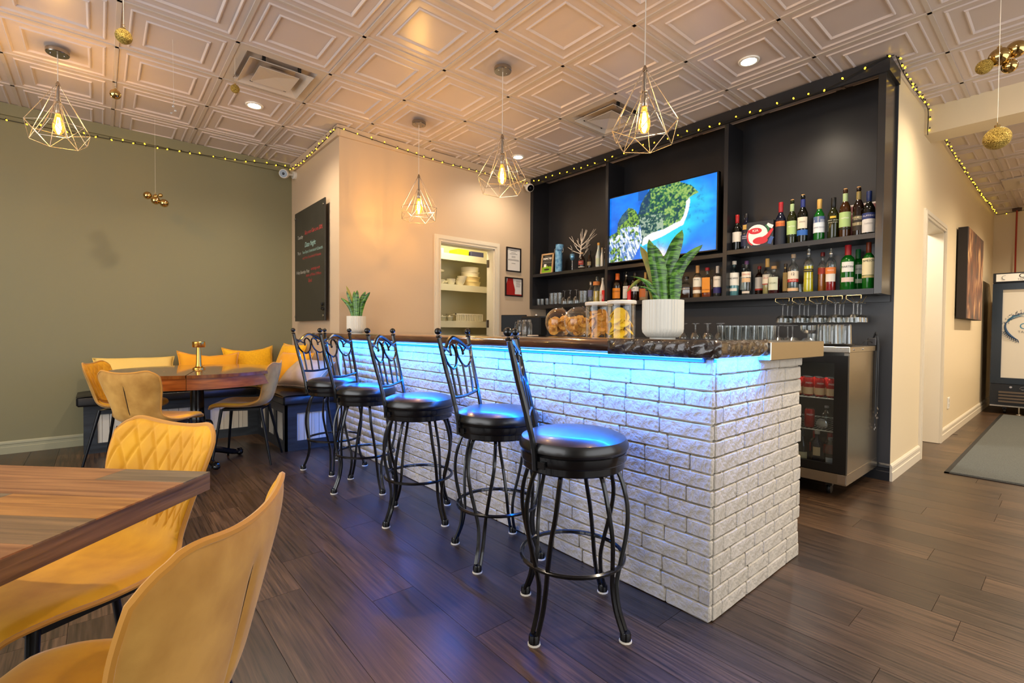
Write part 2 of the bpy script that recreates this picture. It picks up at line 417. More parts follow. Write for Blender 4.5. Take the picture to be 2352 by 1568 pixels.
# ------------------------------------------------------------------ trims
def bb_prof(name, x0, y0, x1, y1, nx, ny, m, hgt=.11):
    """baseboard from (x0,y0) to (x1,y1), proud of the wall along (nx,ny)"""
    P = [(0, 0), (.016, 0), (.016, hgt*.52), (.012, hgt*.56), (.012, hgt*.72), (.015, hgt*.78), (.013, hgt*.9), (.004, hgt), (0, hgt)]
    mb = MB(); V = []
    for (x, y) in ((x0, y0), (x1, y1)):
        for (d, z) in P: V.append((x+nx*d, y+ny*d, z))
    n = len(P); mb.add(V, [(i, (i+1) % n, n+(i+1) % n, n+i) for i in range(n)]+[tuple(range(n))[::-1], tuple(range(n, 2*n))])
    return struct(name, mb, m, smooth=0)
bb_prof('baseboard_left', -2.6, 5.98, -.12, 5.98, 0, -1, mat('sage_trim', '#9c9a80', .4))
bb_prof('baseboard_right', 4.43, .88, DX0-.07, .88, 0, -1, TRIMW, .125)
bb_prof('baseboard_hall', DX1+.07, .88, 10.55, .88, 0, -1, TRIMW, .125)
bb_prof('baseboard_end', 10.55, .88, 10.55, -1.6, -1, 0, TRIMW, .125)
bb_prof('baseboard_bar', 4.44, .88, 4.44, 1.4, -1, 0, mat('black_trim', '#202226', .3), .125)
# strip where the wall meets the ceiling
struct('trim_2', MB().box(-2.6, 1.72, 5.955, 5.98, CEIL-.10, CEIL), GREEN)
struct('trim_3', MB().box(1.695, 1.72, 4.50, 5.955, CEIL-.10, CEIL), BEIGE)
struct('trim_4', MB().box(1.72, 4.14, 4.495, 4.52, CEIL-.10, CEIL), BEIGE)
# pantry door casing
def casing(name, x0, x1, zt, y, m, wd=.075, sgn=-1, steps=((0, .014), (.25, .020), (.6, .012), (.85, .018))):
    r = empty(name); r['kind'] = 'structure'
    for k, (a, th) in enumerate(steps):
        a1 = steps[k+1][0] if k+1 < len(steps) else 1.0
        lo, hi = wd*a, wd*a1
        y0, y1 = (y-th, y+.004) if sgn < 0 else (y-.004, y+th)
        mb = MB().box(x0-wd+lo, x0-wd+hi, y0, y1, 0, zt+wd-lo).box(x1+wd-hi, x1+wd-lo, y0, y1, 0, zt+wd-lo).box(x0-wd+hi, x1+wd-hi, y0, y1, zt+wd-hi, zt+wd-lo)
        ob('moulding', mb, m, r, smooth=0)
    ob('jamb', MB().box(x0, x0+.012, y-.002, y+.125, 0, zt).box(x1-.012, x1, y-.002, y+.125, 0, zt).box(x0, x1, y-.002, y+.125, zt-.012, zt), m, r, smooth=0)
    return r
casing('trim_5', 2.825, 3.575, 2.055, 4.52, TRIMW)
casing('trim_6', DX0, DX1, DZ, .88, TRIMW, .07)
# pantry door leaf standing open into the pantry
c5 = bpy.data.objects['trim_5']
for z in (.25, 1.13, 1.85): ob('hinge', MB().box(3.555, 3.563, 4.60, 4.63, z, z+.09).lathe([(.007, z), (.007, z+.09)], 8, (3.556, 4.632, 0)), mat('hinge_metal', '#5b5148', .35, .9), c5)
# ------------------------------------------------------------------ the bar
BRICKM = mat('white_painted_brick', '#cbc3b5', .65, bump=(34, 1.0, .011), noise=(26, .3), col2='#aaa090', rnd=.2)
MORTAR = mat('painted_mortar', '#bdb4a5', .8, bump=(60, .4, .006))
BX, BY0, BY1, BTOP = 1.742, .886, 4.46, .992
bar = empty('brick_bar', ((BX+2.6)/2, (BY0+BY1)/2, 0), 0, 'long bar clad in white painted brick, its rear side open to the work area', 'bar')
def barob(name, mb, m, **k):
    o = ob(name, mb, m, bar, **k); o.location = (-bar.location.x, -bar.location.y, 0); return o
barob('bar_body', MB().box(BX, 2.6, BY0, BY1, 0, BTOP), MORTAR, smooth=0)
rb = random.Random(11)
LB, HB = .205, .062
def brick_mesh():
    us = [-1, -.945, -.2, .35, .945, 1]; vs = [-1, -.83, .83, 1]; nu, nv = 5, 3; mb = MB(); V = []; F = []
    hw_, hh = .5*LB-.0014, .5*HB-.0012
    jl, jr = rb.uniform(-.003, .002), rb.uniform(-.003, .002)
    for j in range(nv+1):
        for i in range(nu+1):
            u = us[i]; v = vs[j]
            edge = 1.0 if (abs(u) > .99 or abs(v) > .99) else 0.0
            corner = (abs(u) > .99) and (abs(v) > .99)
            x = u*(hw_-(.008*rb.random() if corner else 0))+rb.uniform(-.0022, .0022)
            z = v*hh+rb.uniform(-.0030, .0016)*(1 if v > 0 else -1)*(1 if abs(v) > .99 else .3)-(.005*rb.random()*v if corner else 0)
            y = -(.0195-.0042*edge+rb.uniform(-.0011, .0008)*(1 if not edge else 1.2))
            V.append((x, y, z))
    for j in range(nv):
        for i in range(nu):
            a = j*(nu+1)+i; F.append((a, a+1, a+nu+2, a+nu+1))
    per = list(range(nu+1))+[(nu+1)*j+nu for j in range(1, nv+1)]+[(nu+1)*nv+i for i in range(nu-1, -1, -1)]+[(nu+1)*j for j in range(nv-1, 0, -1)]
    n0 = len(V)
    for p in per: V.append((V[p][0]*1.0, 0, V[p][2]))
    m = len(per)
    for k in range(m): F.append((per[k], n0+k, n0+(k+1) % m, per[(k+1) % m]))
    mb.add(V, F); me = mb.mesh('brick', 14); fixn(me); me.materials.append(BRICKM); return me
BV = [brick_mesh() for _ in range(12)]
bricks = []
nrow = 16
for r in range(nrow):
    z = (r+.5)*HB+.001
    y = BY0-.018-(LB*.5 if r % 2 else 0)-rb.uniform(0, .03)
    while y < BY1-.02:
        ln = LB*rb.choice((1, 1, 1, 1.08, .92, 1.15, .8, .55))
        a, b_ = max(y, BY0-.016), min(y+ln, BY1)
        if b_-a > .03: bricks.append(((BX, (a+b_)/2, z), -pi/2, (b_-a)/LB))
        y += ln
    x = BX-(LB*.5 if r % 2 == 0 else 0)-rb.uniform(0, .04)
    while x < 2.58:
        ln = LB*rb.choice((1, 1, .95, .85, 1.05, .7))
        a, b_ = max(x, BX+.002), min(x+ln, 2.602)
        if b_-a > .03: bricks.append((((a+b_)/2, BY0, z), 0, (b_-a)/LB))
        x += ln
bricks.sort(key=lambda t: (t[0][0]**2+t[0][1]**2))
fieldb = MB()
for k, (p, rz, s) in enumerate(bricks):
    me = rb.choice(BV); fl_ = rb.choice((1, -1))
    if k < 298:
        o = ob('brick', me, None, bar, (p[0]-bar.location.x, p[1]-bar.location.y, p[2]), (0, 0, rz)); o.scale = (s, 1, fl_ if fl_ > 0 else 1)
    else:
        M = Matrix.Translation(p) @ Matrix.Rotation(rz, 4, 'Z') @ Matrix.Diagonal((s, 1, 1, 1))
        fieldb.add([M @ v.co for v in me.vertices], [tuple(q.vertices) for q in me.polygons])
if fieldb.v:
    o = barob('brick_field', fieldb, BRICKM, smooth=70); o['kind'] = 'stuff'
barob('end_board', MB().box(1.70, 1.742, BY1+.002, BY1+.03, 0, .99), mat('painted_board', '#dcd6ca', .5), smooth=0)
# live edge slab
def wood_mat(name, c1, c2, scale, stretch, rough=.25, coat=.0, bump=.1, dist=6):
    m = bpy.data.materials.new(name); m.use_nodes = True; N = m.node_tree.nodes; L = m.node_tree.links; b = N['Principled BSDF']
    t = N.new('ShaderNodeTexCoord'); mp = N.new('ShaderNodeMapping'); mp.inputs['Scale'].default_value = stretch; L.new(t.outputs['Object'], mp.inputs[0])
    n = N.new('ShaderNodeTexNoise'); n.inputs['Scale'].default_value = scale; n.inputs['Detail'].default_value = 7; n.inputs['Distortion'].default_value = dist*.1; L.new(mp.outputs[0], n.inputs['Vector'])
    cr = N.new('ShaderNodeValToRGB'); cr.color_ramp.elements[0].position = .3; cr.color_ramp.elements[0].color = hexc(c1); cr.color_ramp.elements[1].position = .72; cr.color_ramp.elements[1].color = hexc(c2); L.new(n.outputs['Fac'], cr.inputs[0]); L.new(cr.outputs[0], b.inputs['Base Color'])
    b.inputs['Roughness'].default_value = rough; b.inputs['Coat Weight'].default_value = coat; b.inputs['Coat Roughness'].default_value = .06
    if bump:
        bp = N.new('ShaderNodeBump'); bp.inputs['Strength'].default_value = bump; bp.inputs['Distance'].default_value = .012; L.new(n.outputs['Fac'], bp.inputs['Height']); L.new(bp.outputs[0], b.inputs['Normal'])
    return m
SLABM = wood_mat('walnut_epoxy', '#2a1710', '#6b4229', 3.0, (5, .9, 5), .22, 1.0, .25)
CHARM = wood_mat('charred_bark', '#0c0807', '#3a2a22', 9, (1.2, 2.2, 3), .18, .9, 1.0, 12)
slab = empty('live_edge_slab', (1.9, 2.6, 1.0), 0, 'glossy dark walnut live edge slab along the front of the brick bar', 'counter')
SX, SY, SZ = 1.9, 2.6, 1.0
rw = random.Random(5)
ph = [rw.uniform(0, 6) for _ in range(6)]
def xfront(y):
    b = 1.635+.014*sin(2.1*y+ph[0])+.008*sin(5.3*y+ph[1])+.004*sin(13*y+ph[2])
    if y > 3.5: b -= .15*min(1, (y-3.5)/1.0)**1.6
    return b
def slab_sec(y, grooves=0.):
    xf = xfront(y); g = grooves
    return [(2.12, 1.0), (xf+.07, .999), (xf+.022, 1.002), (xf+.004+g, 1.012), (xf+g, 1.030), (xf+.006+g*.7, 1.046), (xf+.024+g*.3, 1.057), (xf+.05, 1.060), (1.9, 1.061), (2.12, 1.060)]
def slab_loft(ys, gf=None):
    mb = MB(); V = []; F = []; n = None
    for y in ys:
        S = slab_sec(y, gf(y) if gf else 0.); n = len(S)
        V += [(x-SX, y-SY, z-SZ) for x, z in S]
    for i in range(len(ys)-1):
        for k in range(n): F.append((i*n+k, i*n+(k+1) % n, (i+1)*n+(k+1) % n, (i+1)*n+k))
    F.append(tuple(range(n))); F.append(tuple((len(ys)-1)*n+k for k in range(n))[::-1])
    return mb.add(V, F)
ysm = [1.27+k*.03 for k in range(int((4.50-1.27)/.03)+1)]+[4.515]
ob('slab_wood', slab_loft(ysm), SLABM, slab, smooth=50)
tip = MB()
def tipf(u, v):
    y = 4.515+.17*u; xf = xfront(4.515)+.03*u*u; x1 = lerp(1.705, xf+.05, u*u)
    return (lerp(xf, x1, v)-SX, y-SY, 0)
tipm = MB(); pts = [tipf(u/8, 0) for u in range(9)]+[tipf(u/8, 1) for u in range(8, -1, -1)]
ob('slab_tip', MB().prism([(p[0], p[1]) for p in pts], .002, .06), SLABM, slab, smooth=30)
# rough charred end wrapping the near corner
def ch(u, v):
    # u along the path front (y 1.29 -> .83) then end (x 1.64 -> 2.09); v over the section top -> bottom
    s = u*(.46+.46)
    if s < .46: px, py, nx, ny = xfront(1.29)+.004, 1.29-s, -1, 0
    else: px, py, nx, ny = 1.64+(s-.46), .83, 0, -1
    if .38 < s < .54:
        t = (s-.38)/.16; a = t*pi/2; nx, ny = -cos(a), -sin(a); px = 1.645+.075*(1-cos(a))*.6; py = .91-.08*sin(a)
    gro = .0030*sin(s*60+v*9)*(sin(s*17)*.5+.7)+.0016*sin(s*131+v*4)
    w_ = sin(min(1, max(0, v))*pi)**.5
    d = .014*w_+gro*w_-.004
    d *= min(1, (1-u)*30)*min(1, u*30+.2)
    return (px+nx*d-SX, py+ny*d-SY, lerp(1.062, .996, v)-SZ)
ob('charred_end', MB().grid(ch, 150, 10), CHARM, slab, smooth=60)
ob('end_block', MB().box(1.66-SX, 2.09-SX, .84-SY, 1.275-SY, .0, .0605), CHARM, slab, smooth=0)
# stainless work counter
sc = empty('steel_counter', (2.42, 2.6, 1.0), 0, 'flat stainless steel work counter behind the walnut bar slab', 'counter')
ob('counter_top', MB().cbox(2.095-2.42, 2.73-2.42, .815-2.6, 4.5-2.6, -.025, .052, .003), STEEL, sc, smooth=0)
ob('counter_underside', MB().box(2.2-2.42, 2.66-2.42, 1.1-2.6, 4.4-2.6, -.045, -.024), mat('dark_steel', '#3a3a3c', .5, .6), sc, smooth=0)
# LED strip
LEDC = (.006, .18, 1.0)
led = empty('led_strip', (1.70, 2.65, .99), 0, 'glowing blue light strip under the edge of the bar slab', 'light strip')
ob('tape', MB().box(-.004, .006, .905-2.65, 4.44-2.65, .001, .006).box(1.725-1.7, 2.60-1.7, .858-2.65, .868-2.65, .001, .006), emis('led_glow', (.10, .50, 1.0, 1), 5), led, smooth=0)
ob('channel', MB().box(.008, .03, .9-2.65, 4.44-2.65, -.012, .0055).box(1.725-1.7, 2.6-1.7, .870-2.65, .874-2.65, -.012, .0055), mat('blue_tape', '#1c6fd0', .4), led, smooth=0)
for o, sz in ((light('led_front', 'AREA', (1.668, 2.67, .990), 48, LEDC, (0, 0, 0), shape='RECTANGLE', size=.012, size_y=3.54), 1), (light('led_end', 'AREA', (2.16, .842, .990), 13, LEDC, (0, 0, 0), shape='RECTANGLE', size=.86, size_y=.012), 1)):
    o.parent = led; o.location = Vector(o.location)-led.location
# ------------------------------------------------------------------ bar stools (two parts that swivel: the leg frame and the seat with its back)
VINYL = mat('black_vinyl', '#08080a', .30, spec=.7, bump=(180, .12, .001), coat=.15)
FELT = mat('felt_pad', '#d8d2c4', .9)
def make_stool():
    r = empty('bar_stool', (0, 0, 0), 0, 'x', 'stool', 'black iron bar stools along the bar')
    # four legs, each a pair of bowed rods meeting in one foot
    for q in range(4):
        a = q*pi/2; rods = MB()
        for s in (-1, 1):
            P = []
            for (rad, z, sp) in ((.150, .595, .33), (.178, .56, .34), (.206, .46, .32), (.208, .36, .24), (.192, .25, .14), (.184, .18, .085), (.196, .10, .06), (.228, .02, .05)):
                P.append((rad*cos(a+s*sp), rad*sin(a+s*sp), z))
            rods.tube(spline(P, 4), .0085, 6)
        lg = ob('leg', rods, IRON, r)
        c = (.229*cos(a), .229*sin(a))
        ob('foot', MB().lathe([(.0, .034), (.017, .034), (.02, .026), (.02, .004), (.0, .004)], 12, (c[0], c[1], 0)), IRON, lg)
        ob('foot_pad', MB().lathe([(.0, .006), (.022, .006), (.023, 0), (0, 0)], 12, (c[0], c[1], 0)), FELT, lg)
    ob('foot_ring', MB().tube([(.194*cos(2*pi*k/40), .194*sin(2*pi*k/40), .245) for k in range(40)], .0085, 6, True), IRON, r)
    # swivelling top, facing +Y
    t = ob('seat_ring', MB().lathe([(0, .585), (.188, .585), (.192, .59), (.192, .612), (.197, .615), (.200, .62), (.200, .648), (.196, .65), (0, .65)], 40), IRON, r)
    ob('seat_cushion', MB().lathe([(.15, .646), (.196, .648), (.206, .662), (.206, .676), (.196, .695), (.165, .708), (.11, .714), (.05, .717), (0, .718)], 44), VINYL, t)
    posts = []
    for s in (-1, 1):
        P = spline([(s*.150, -.140, .60), (s*.152, -.146, .68), (s*.160, -.172, .80), (s*.170, -.205, .93), (s*.178, -.232, 1.055)], 5)
        po = ob('back_post', MB().tube(P, .011, 6), IRON, t); posts.append(P)
        ob('finial', MB().ball((s*.1795, -.237, 1.086), .0165, 14, 10).lathe([(.012, 0), (.014, .004), (.012, .009), (.008, .012)], 12, (s*.1788, -.2335, 1.056)), IRON, po)
        ob('bracket', MB().box(-.004, .004, -.026, .03, -.012, .012, Matrix.Rotation(-s*.75, 3, 'Z'), (s*.158, -.128, .622)).ball((s*.164, -.118, .622), .007, 8, 6), IRON, po)
    def bp(x, z):   # point in the leaning plane of the back
        k = (z-.60)/.455
        y = -.140-.045*k-.047*k*k
        return (x, y-.012*(1-(x/.18)**2), z)
    rail = spline([(-.178, 1.015), (-.13, 1.005), (-.07, 1.035), (0, 1.055), (.07, 1.035), (.13, 1.005), (.178, 1.015)], 6)
    ob('top_rail', MB().tube([bp(x, z) for x, z in rail], .0095, 6), IRON, t)
    for s in (-1, 1):
        sc_ = spline([(-.172, .99), (-.150, .945), (-.115, .915), (-.075, .905), (-.035, .925), (-.010, .965), (-.012, 1.005), (-.040, 1.022), (-.068, 1.005), (-.074, .975)], 5)
        ob('scroll', MB().tube([bp(-s*x if s > 0 else x, z) for x, z in sc_], .0062, 6).ball(bp((-s*-.074) if s > 0 else -.074, .972), .008, 8, 6), IRON, t)
        ob('brace', MB().tube([bp(s*.172, .985), bp(s*.12, 1.0), bp(s*.085, .985)], .005, 6), IRON, t)
    ob('lower_rail', MB().tube([bp(-.158+.316*k/10, .775-.012*sin(pi*k/10)) for k in range(11)], .0085, 6), IRON, t)
    for x, zt in ((-.112, .913), (-.042, .918), (.042, .918), (.112, .913)):
        ob('spindle', MB().tube([bp(x*.93, .768), bp(x*.97, .84), bp(x, zt)], .0062, 6), IRON, t)
    return r
S0 = make_stool()
SPOTS = [((1.37, 1.24), 8, 135, 'black iron bar stool nearest the camera, at the end of the bar'),
         ((1.49, 1.85), 29, 148, 'second black iron bar stool from the near end of the bar'),
         ((1.424, 2.504), 10, 139, 'middle black iron bar stool of the five along the bar'),
         ((1.408, 3.209), 4, 143, 'fourth black iron bar stool, second from the far end'),
         ((1.408, 3.80), -25, 148, 'farthest black iron bar stool, beside the bench cushions')]
stools = [S0]+[copy_tree(S0) for _ in range(4)]
for o, ((x, y), lr, az, lab) in zip(stools, SPOTS):
    place(o, (x, y, 0), math.radians(lr), lab)
    for c in o.children:
        if c.name.startswith('seat_ring'): c.rotation_euler = (0, 0, math.radians(-az-lr))
# ------------------------------------------------------------------ velvet chairs
VELVET = mat('mustard_velvet', '#e6a816', .75, noise=(8, .7), col2='#bf8010', sheen=.2, bump=(220, .1, .001))
VELVB = mat('mustard_velvet_rear_sheen', '#cc9a4a', .75, noise=(7, .95), col2='#9d6c26', sheen=.3, bump=(220, .1, .001))  # same fabric as the front; the tan base paints in its sheen
PIPE = mat('velvet_piping', '#c08530', .7, sheen=.4)
SEAM = mat('seam_crease_shade', '#33200c', .9)  # dark brown paints the shade inside the rear fold
LEGM = mat('black_leg_metal', '#0c0e12', .28, .3)
def make_chair():
    r = empty('velvet_chair', (0, 0, 0), 0, 'x', 'chair', 'mustard velvet chairs')
    # centre line (y,z), half width, forward curl of the edges
    C_ = [(.245, .452, .185, .0), (.225, .474, .200, .002), (.15, .482, .222, .006), (.05, .474, .232, .012), (-.05, .468, .226, .022), (-.125, .474, .205, .036), (-.172, .500, .187, .046), (-.198, .548, .184, .052), (-.216, .61, .198, .056), (-.236, .69, .220, .056), (-.252, .755, .228, .050), (-.262, .805, .224, .044)]
    NV = 11
    def cen(t):
        t = max(0., min(1., t))*NV; i = min(int(t), NV-1); f_ = t-i
        p0, p1, p2, p3 = C_[max(i-1, 0)], C_[i], C_[i+1], C_[min(i+2, NV)]
        return [.5*((2*b)+(-a+c)*f_+(2*a-5*b+4*c-d)*f_*f_+(-a+3*b-3*c+d)*f_**3) for a, b, c, d in zip(p0, p1, p2, p3)]
    def tmap(u, v):
        au = abs(u)
        top = 1+.024*min(1, au/.8)**2-.090*max(0, (au-.45)/.55)**4
        lo = .045*au**5
        if v > .55: return lerp(.55, top, (v-.55)/.45)
        return lerp(lo, .55, v/.55)
    def surf(u, v, off=0.):
        t = tmap(u, v); tt = min(t, 1.0)
        y, z, hw_, cu = cen(tt); e = 1e-3; y2, z2, _, _ = cen(min(tt+e, 1)); y1, z1, _, _ = cen(max(tt-e, 0))
        ty, tz = y2-y1, z2-z1; l = sqrt(ty*ty+tz*tz) or 1; ty /= l; tz /= l
        if t > 1: y += ty*(t-1)*.75; z += tz*(t-1)*.75
        ny, nz = tz, -ty      # normal in the yz plane: up on the seat, forward on the back
        k = cu*abs(u)**2.2+off
        return (u*hw_, y+ny*k, z+nz*k)
    VS = .50
    def pillow_h(u, v): 
        d = min(1-abs(u), v, 1-v)
        return .020*(1-exp(-d/.05))+.002
    def q(u, v):
        if v < .60: return 0.
        a = (u*.215+(v-.55)*.74*.5)/.060; b = (u*.215-(v-.55)*.74*.5)/.060
        da = abs(a-round(a))*.060; db = abs(b-round(b))*.060; d = min(da, db)
        fade = min(1, (v-.60)/.02)*min(1, min(1-abs(u), 1-v)/.07)
        return -.0055*exp(-(d/.0052)**2)*fade
    fs = lambda v0, v1: (lambda i, j: (lambda u, v: surf(u, v, pillow_h(u, v)+q(u, v)))(i*2-1, lerp(v0, v1, j)))
    st = ob('seat', MB().grid(fs(0, .56), 28, 26), VELVET, r, smooth=70, fix=False)
    bk = ob('backrest', MB().grid(fs(.56, 1), 120, 84), VELVET, r, smooth=70, fix=False)
    bk['label'] = 'quilted inner side of the backrest'
    def rear(i, j):
        u = i*2-1; v = j
        d = min(1-abs(u), v, 1-v); off = -.014*(1-exp(-d/.06))-.001
        if .60 < v < .90: off += .010*exp(-(u/.045)**2)*min(1, (v-.6)/.03)*min(1, (.90-v)/.08)
        return surf(u, v, off)
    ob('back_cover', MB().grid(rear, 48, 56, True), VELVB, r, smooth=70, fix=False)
    # piping round the rim
    rim = [surf(u/20-1, 0) for u in range(40)]+[surf(1, v/40) for v in range(40)]+[surf(1-u/20, 1) for u in range(40)]+[surf(-1, 1-v/40) for v in range(40)]
    ob('piping', MB().tube(rim, .0062, 6, True), PIPE, r)
    ob('rear_seam', MB().tube([surf(0, lerp(.60, .885, k/14), -.0068) for k in range(15)], .0032, 6), SEAM, r)
    ob('under_frame', MB().box(-.15, .15, -.14, .16, .435, .452).tube([(-.15, .16, .44), (.15, .16, .44)], .010, 6).tube([(-.15, -.14, .44), (.15, -.14, .44)], .010, 6), LEGM, r)
    for sx in (-1, 1):
        for sy in (-1, 1):
            ob('leg', MB().tube([(sx*.145, .01+sy*.15, .45), (sx*.225, .01+sy*(.205 if sy > 0 else .245), 0)], [.0135, .0085], 12), LEGM, r)
    return r
K0 = make_chair()
def face(dx, dy): return atan2(dy, dx)-pi/2
CH_ = [((-.02, .96), face(-.819, .574), 'mustard velvet chair in the foreground seen from behind, rear seam showing'),
       ((-.04, 1.61), face(-.883, -.469), 'mustard velvet chair facing the camera with quilted diamond stitching'),
       ((.28, 4.06), face(.707, .707), 'velvet chair at the round table with its tan back and dark seam to the camera'),
       ((.17, 5.00), face(.93, -.37), 'velvet chair half hidden behind the tan backed chair at the round table'),
       ((.93, 4.47), face(-.9, .44), 'velvet chair on the right of the round table, turned sideways')]
chairs = [K0]+[copy_tree(K0) for _ in range(4)]
for o, (p, rz, lab) in zip(chairs, CH_): place(o, (p[0], p[1], 0), rz, lab); o.scale = (.92, .95, 1.0)
# ------------------------------------------------------------------ square dining table in the foreground (turned by 45 degrees)
TBW = {}
def laminate(name, c1, c2):
    return wood_mat(name, c1, c2, 3.0, (26, 1.3, 4), .42, .1, .12, 4)
PAL = [laminate('oak_amber', '#7d4a1e', '#b8803f'), laminate('oak_brown', '#54402e', '#86684a'), laminate('oak_red', '#6e3f22', '#a8754a'), laminate('oak_grey', '#4f4335', '#7f6d57')]
EDGEM = wood_mat('oak_edge_band', '#46301f', '#82603f', 3.5, (1.2, 1.2, 26), .45, 0, .1, 3)
TS = .76
tt = empty('square_table', (.198-TS*.7071, 1.335, 0), math.radians(45), 'square table with wood plank laminate top in the left foreground', 'table')
# local axes: +x toward (.7071,.7071) far side, +y toward (-.7071,.7071)
ob('table_core', MB().cbox(-TS/2, TS/2, -TS/2, TS/2, .708, .748, .0008), EDGEM, tt, smooth=0)
rt_ = random.Random(21); xs = -TS/2
# strips run so that their ends are cut on the slant toward the camera
strips = [(.083, 3, (.28, .72)), (.102, 2, (.9,)), (.105, 0, (.38,)), (.105, 1, (.62,)), (.105, 2, (.3, .8)), (.105, 0, (.55,)), (.155, 3, (.4,))]
x = TS/2
for wd, pi_, cuts in strips:
    x0 = max(x-wd, -TS/2); ys = [-TS/2]+[(-.5+c)*TS for c in cuts]+[TS/2]
    for k in range(len(ys)-1):
        mm = PAL[(pi_+k*2+ (1 if k else 0)) % 4]
        ob('laminate_strip', MB().box(x0+.0003, x-.0003, ys[k]+.0003, ys[k+1]-.0003, .7475, .7502), mm, tt, smooth=0)
    x = x0
ob('column', MB().lathe([(.05, .02), (.038, .05), (.036, .66), (.06, .70)], 20), LEGM, tt)
ob('foot_plate', MB().lathe([(.0, 0), (.25, 0), (.25, .012), (.06, .03), (0, .03)], 28), LEGM, tt)
ob('top_plate', MB().box(-.2, .2, -.2, .2, .70, .709), LEGM, tt, smooth=0)
# ------------------------------------------------------------------ round pedestal table
RTM = wood_mat('cherry_wood', '#5a2c12', '#935526', 2.5, (12, 1.2, 4), .16, .8, .05, 4)
RTA = wood_mat('cherry_apron', '#7a3a10', '#b8682a', 3, (2, 2, 14), .3, .3, .05, 4)
rtb = empty('round_table', (.60, 4.63, 0), 0, 'round polished cherry wood pedestal table split across the middle', 'table')
sa = atan2(3.978-4.63, .441-.60)           # direction of the split
def half(r0, z0, z1, sgn, n=28, r_in=None):
    P = []
    for k in range(n+1):
        a = sa+sgn*(.003+(pi-.006)*k/n); P.append((r0*cos(a), r0*sin(a)))
    if r_in is None: 
        off = Vector((-sin(sa), cos(sa)))*(.0012*sgn); P = [(p[0]+off.x, p[1]+off.y) for p in P]
        return MB().prism(P if sgn > 0 else P[::-1], z0, z1)
    Q = []
    for k in range(n, -1, -1):
        a = sa+sgn*(.003+(pi-.006)*k/n); Q.append((r_in*cos(a), r_in*sin(a)))
    return MB().prism((P+Q) if sgn > 0 else (P+Q)[::-1], z0, z1)
for sg in (1, -1):
    tp = ob('tabletop_leaf', half(.60, .738, .762, sg), RTM, rtb, smooth=30)
    ob('apron', half(.585, .655, .7385, sg, r_in=.555), RTA, tp, smooth=30)
ob('column', MB().lathe([(0, .06), (.06, .06), (.068, .10), (.052, .14), (.05, .3), (.058, .33), (.06, .36), (.05, .40), (.046, .62), (.06, .66), (.12, .70), (.12, .738), (0, .738)], 24), IRON, rtb)
for k in range(4):
    a = k*pi/2+.25; P = [(.05, .10), (.14, .085), (.24, .05), (.30, .035), (.33, .045), (.345, .03)]
    ob('foot', MB().tube(spline([(r_*cos(a), r_*sin(a), z) for r_, z in P], 4), [.03-.012*i/20 for i in range(21)], 8).ball((.33*cos(a), .33*sin(a), .024), .024, 10, 8, (1.2, 1.2, 1)), IRON, rtb)
    ob('ornament', MB().tube(spline([(r_*cos(a), r_*sin(a), z) for r_, z in ((.06, .34), (.10, .33), (.11, .29), (.08, .27), (.06, .29))], 4), .008, 6), IRON, rtb)
# brass table lamp
lm = empty('table_lamp', (.615, 4.645, .762), 0, 'small brass table lamp with a drum shade on the round table', 'lamp'); lm.scale = (.72, .72, .76)
ob('base', MB().lathe([(0, 0), (.062, 0), (.063, .006), (.06, .014), (.04, .022), (.034, .03), (0, .03)], 28), BRASS, lm)
ob('stem', MB().lathe([(.033, .028), (.027, .08), (.022, .22), (.022, .24)], 24), BRASS, lm)
ob('shade', MB().lathe([(.0, .236), (.06, .234), (.064, .24), (.064, .29), (.06, .294), (0, .294)], 28), BRASS, lm)
# ------------------------------------------------------------------ corner bench
BENCH = wood_mat('charcoal_stained_wood', '#1d2127', '#333a42', 4, (1, 1, 6), .45, 0, .15, 3)
BEAD = mat('white_beadboard', '#cfcabd', .5)
CUSH = mat('black_leatherette', '#17171a', .38, bump=(30, .15, .004))
be = empty('corner_bench', (.8, 5.75, 0), 0, 'charcoal wooden corner bench with black cushions and white panels along two walls', 'bench')
def bo(name, mb, m, parent=be, **k):
    o = ob(name, mb, m, parent, **k)
    if parent is be: o.location = (-be.location.x, -be.location.y, 0)
    return o
def panel_row(org, ex, length, n, zr=(.085, .335), first=.09):
    """front of a bench: rails, stiles and recessed beadboard boards. org at floor, ex along, outward = ex rotated -90deg"""
    ex = Vector(ex); ey = Vector((ex.y, -ex.x, 0)); o0 = Vector(org)
    R = Matrix((ex, -ey, Vector((0, 0, 1)))).transposed()
    def bx(a, b, d0, d1, z0, z1): return MB().box(a, b, -d1, -d0, z0, z1, R, o0)
    bo('rail', bx(0, length, -.02, .0, 0, zr[0]), BENCH, smooth=0); bo('rail', bx(0, length, -.02, 0, zr[1], .415), BENCH, smooth=0)
    sw_ = first; pw_ = (length-(n+1)*sw_)/n
    for k in range(n+1): bo('stile', bx(k*(pw_+sw_), k*(pw_+sw_)+sw_, -.02, .0, zr[0], zr[1]), BENCH, smooth=0)
    for k in range(n):
        a = k*(pw_+sw_)+sw_; nb = max(1, int(round(pw_/.075))); w_ = pw_/nb
        for q_ in range(nb):
            bo('bead_board', MB().box(a+q_*w_+.002, a+(q_+1)*w_-.002, .012, .022, zr[0], zr[1], R, o0).box(a+q_*w_+w_*.30, a+q_*w_+w_*.36, .008, .013, zr[0], zr[1], R, o0), BEAD, smooth=0)
panel_row((-.11, 5.535, 0), (1, 0, 0), 1.36, 3)
bo('carcass', MB().box(-.11, 1.715, 5.56, 5.96, 0, .41).box(1.275, 1.715, 4.58, 5.56, 0, .41), BENCH, smooth=0)
panel_row((1.25, 5.535, 0), (0, -1, 0), .98, 3, first=.085)
panel_row((1.25, 4.555, 0), (1, 0, 0), .465, 1, first=.10)
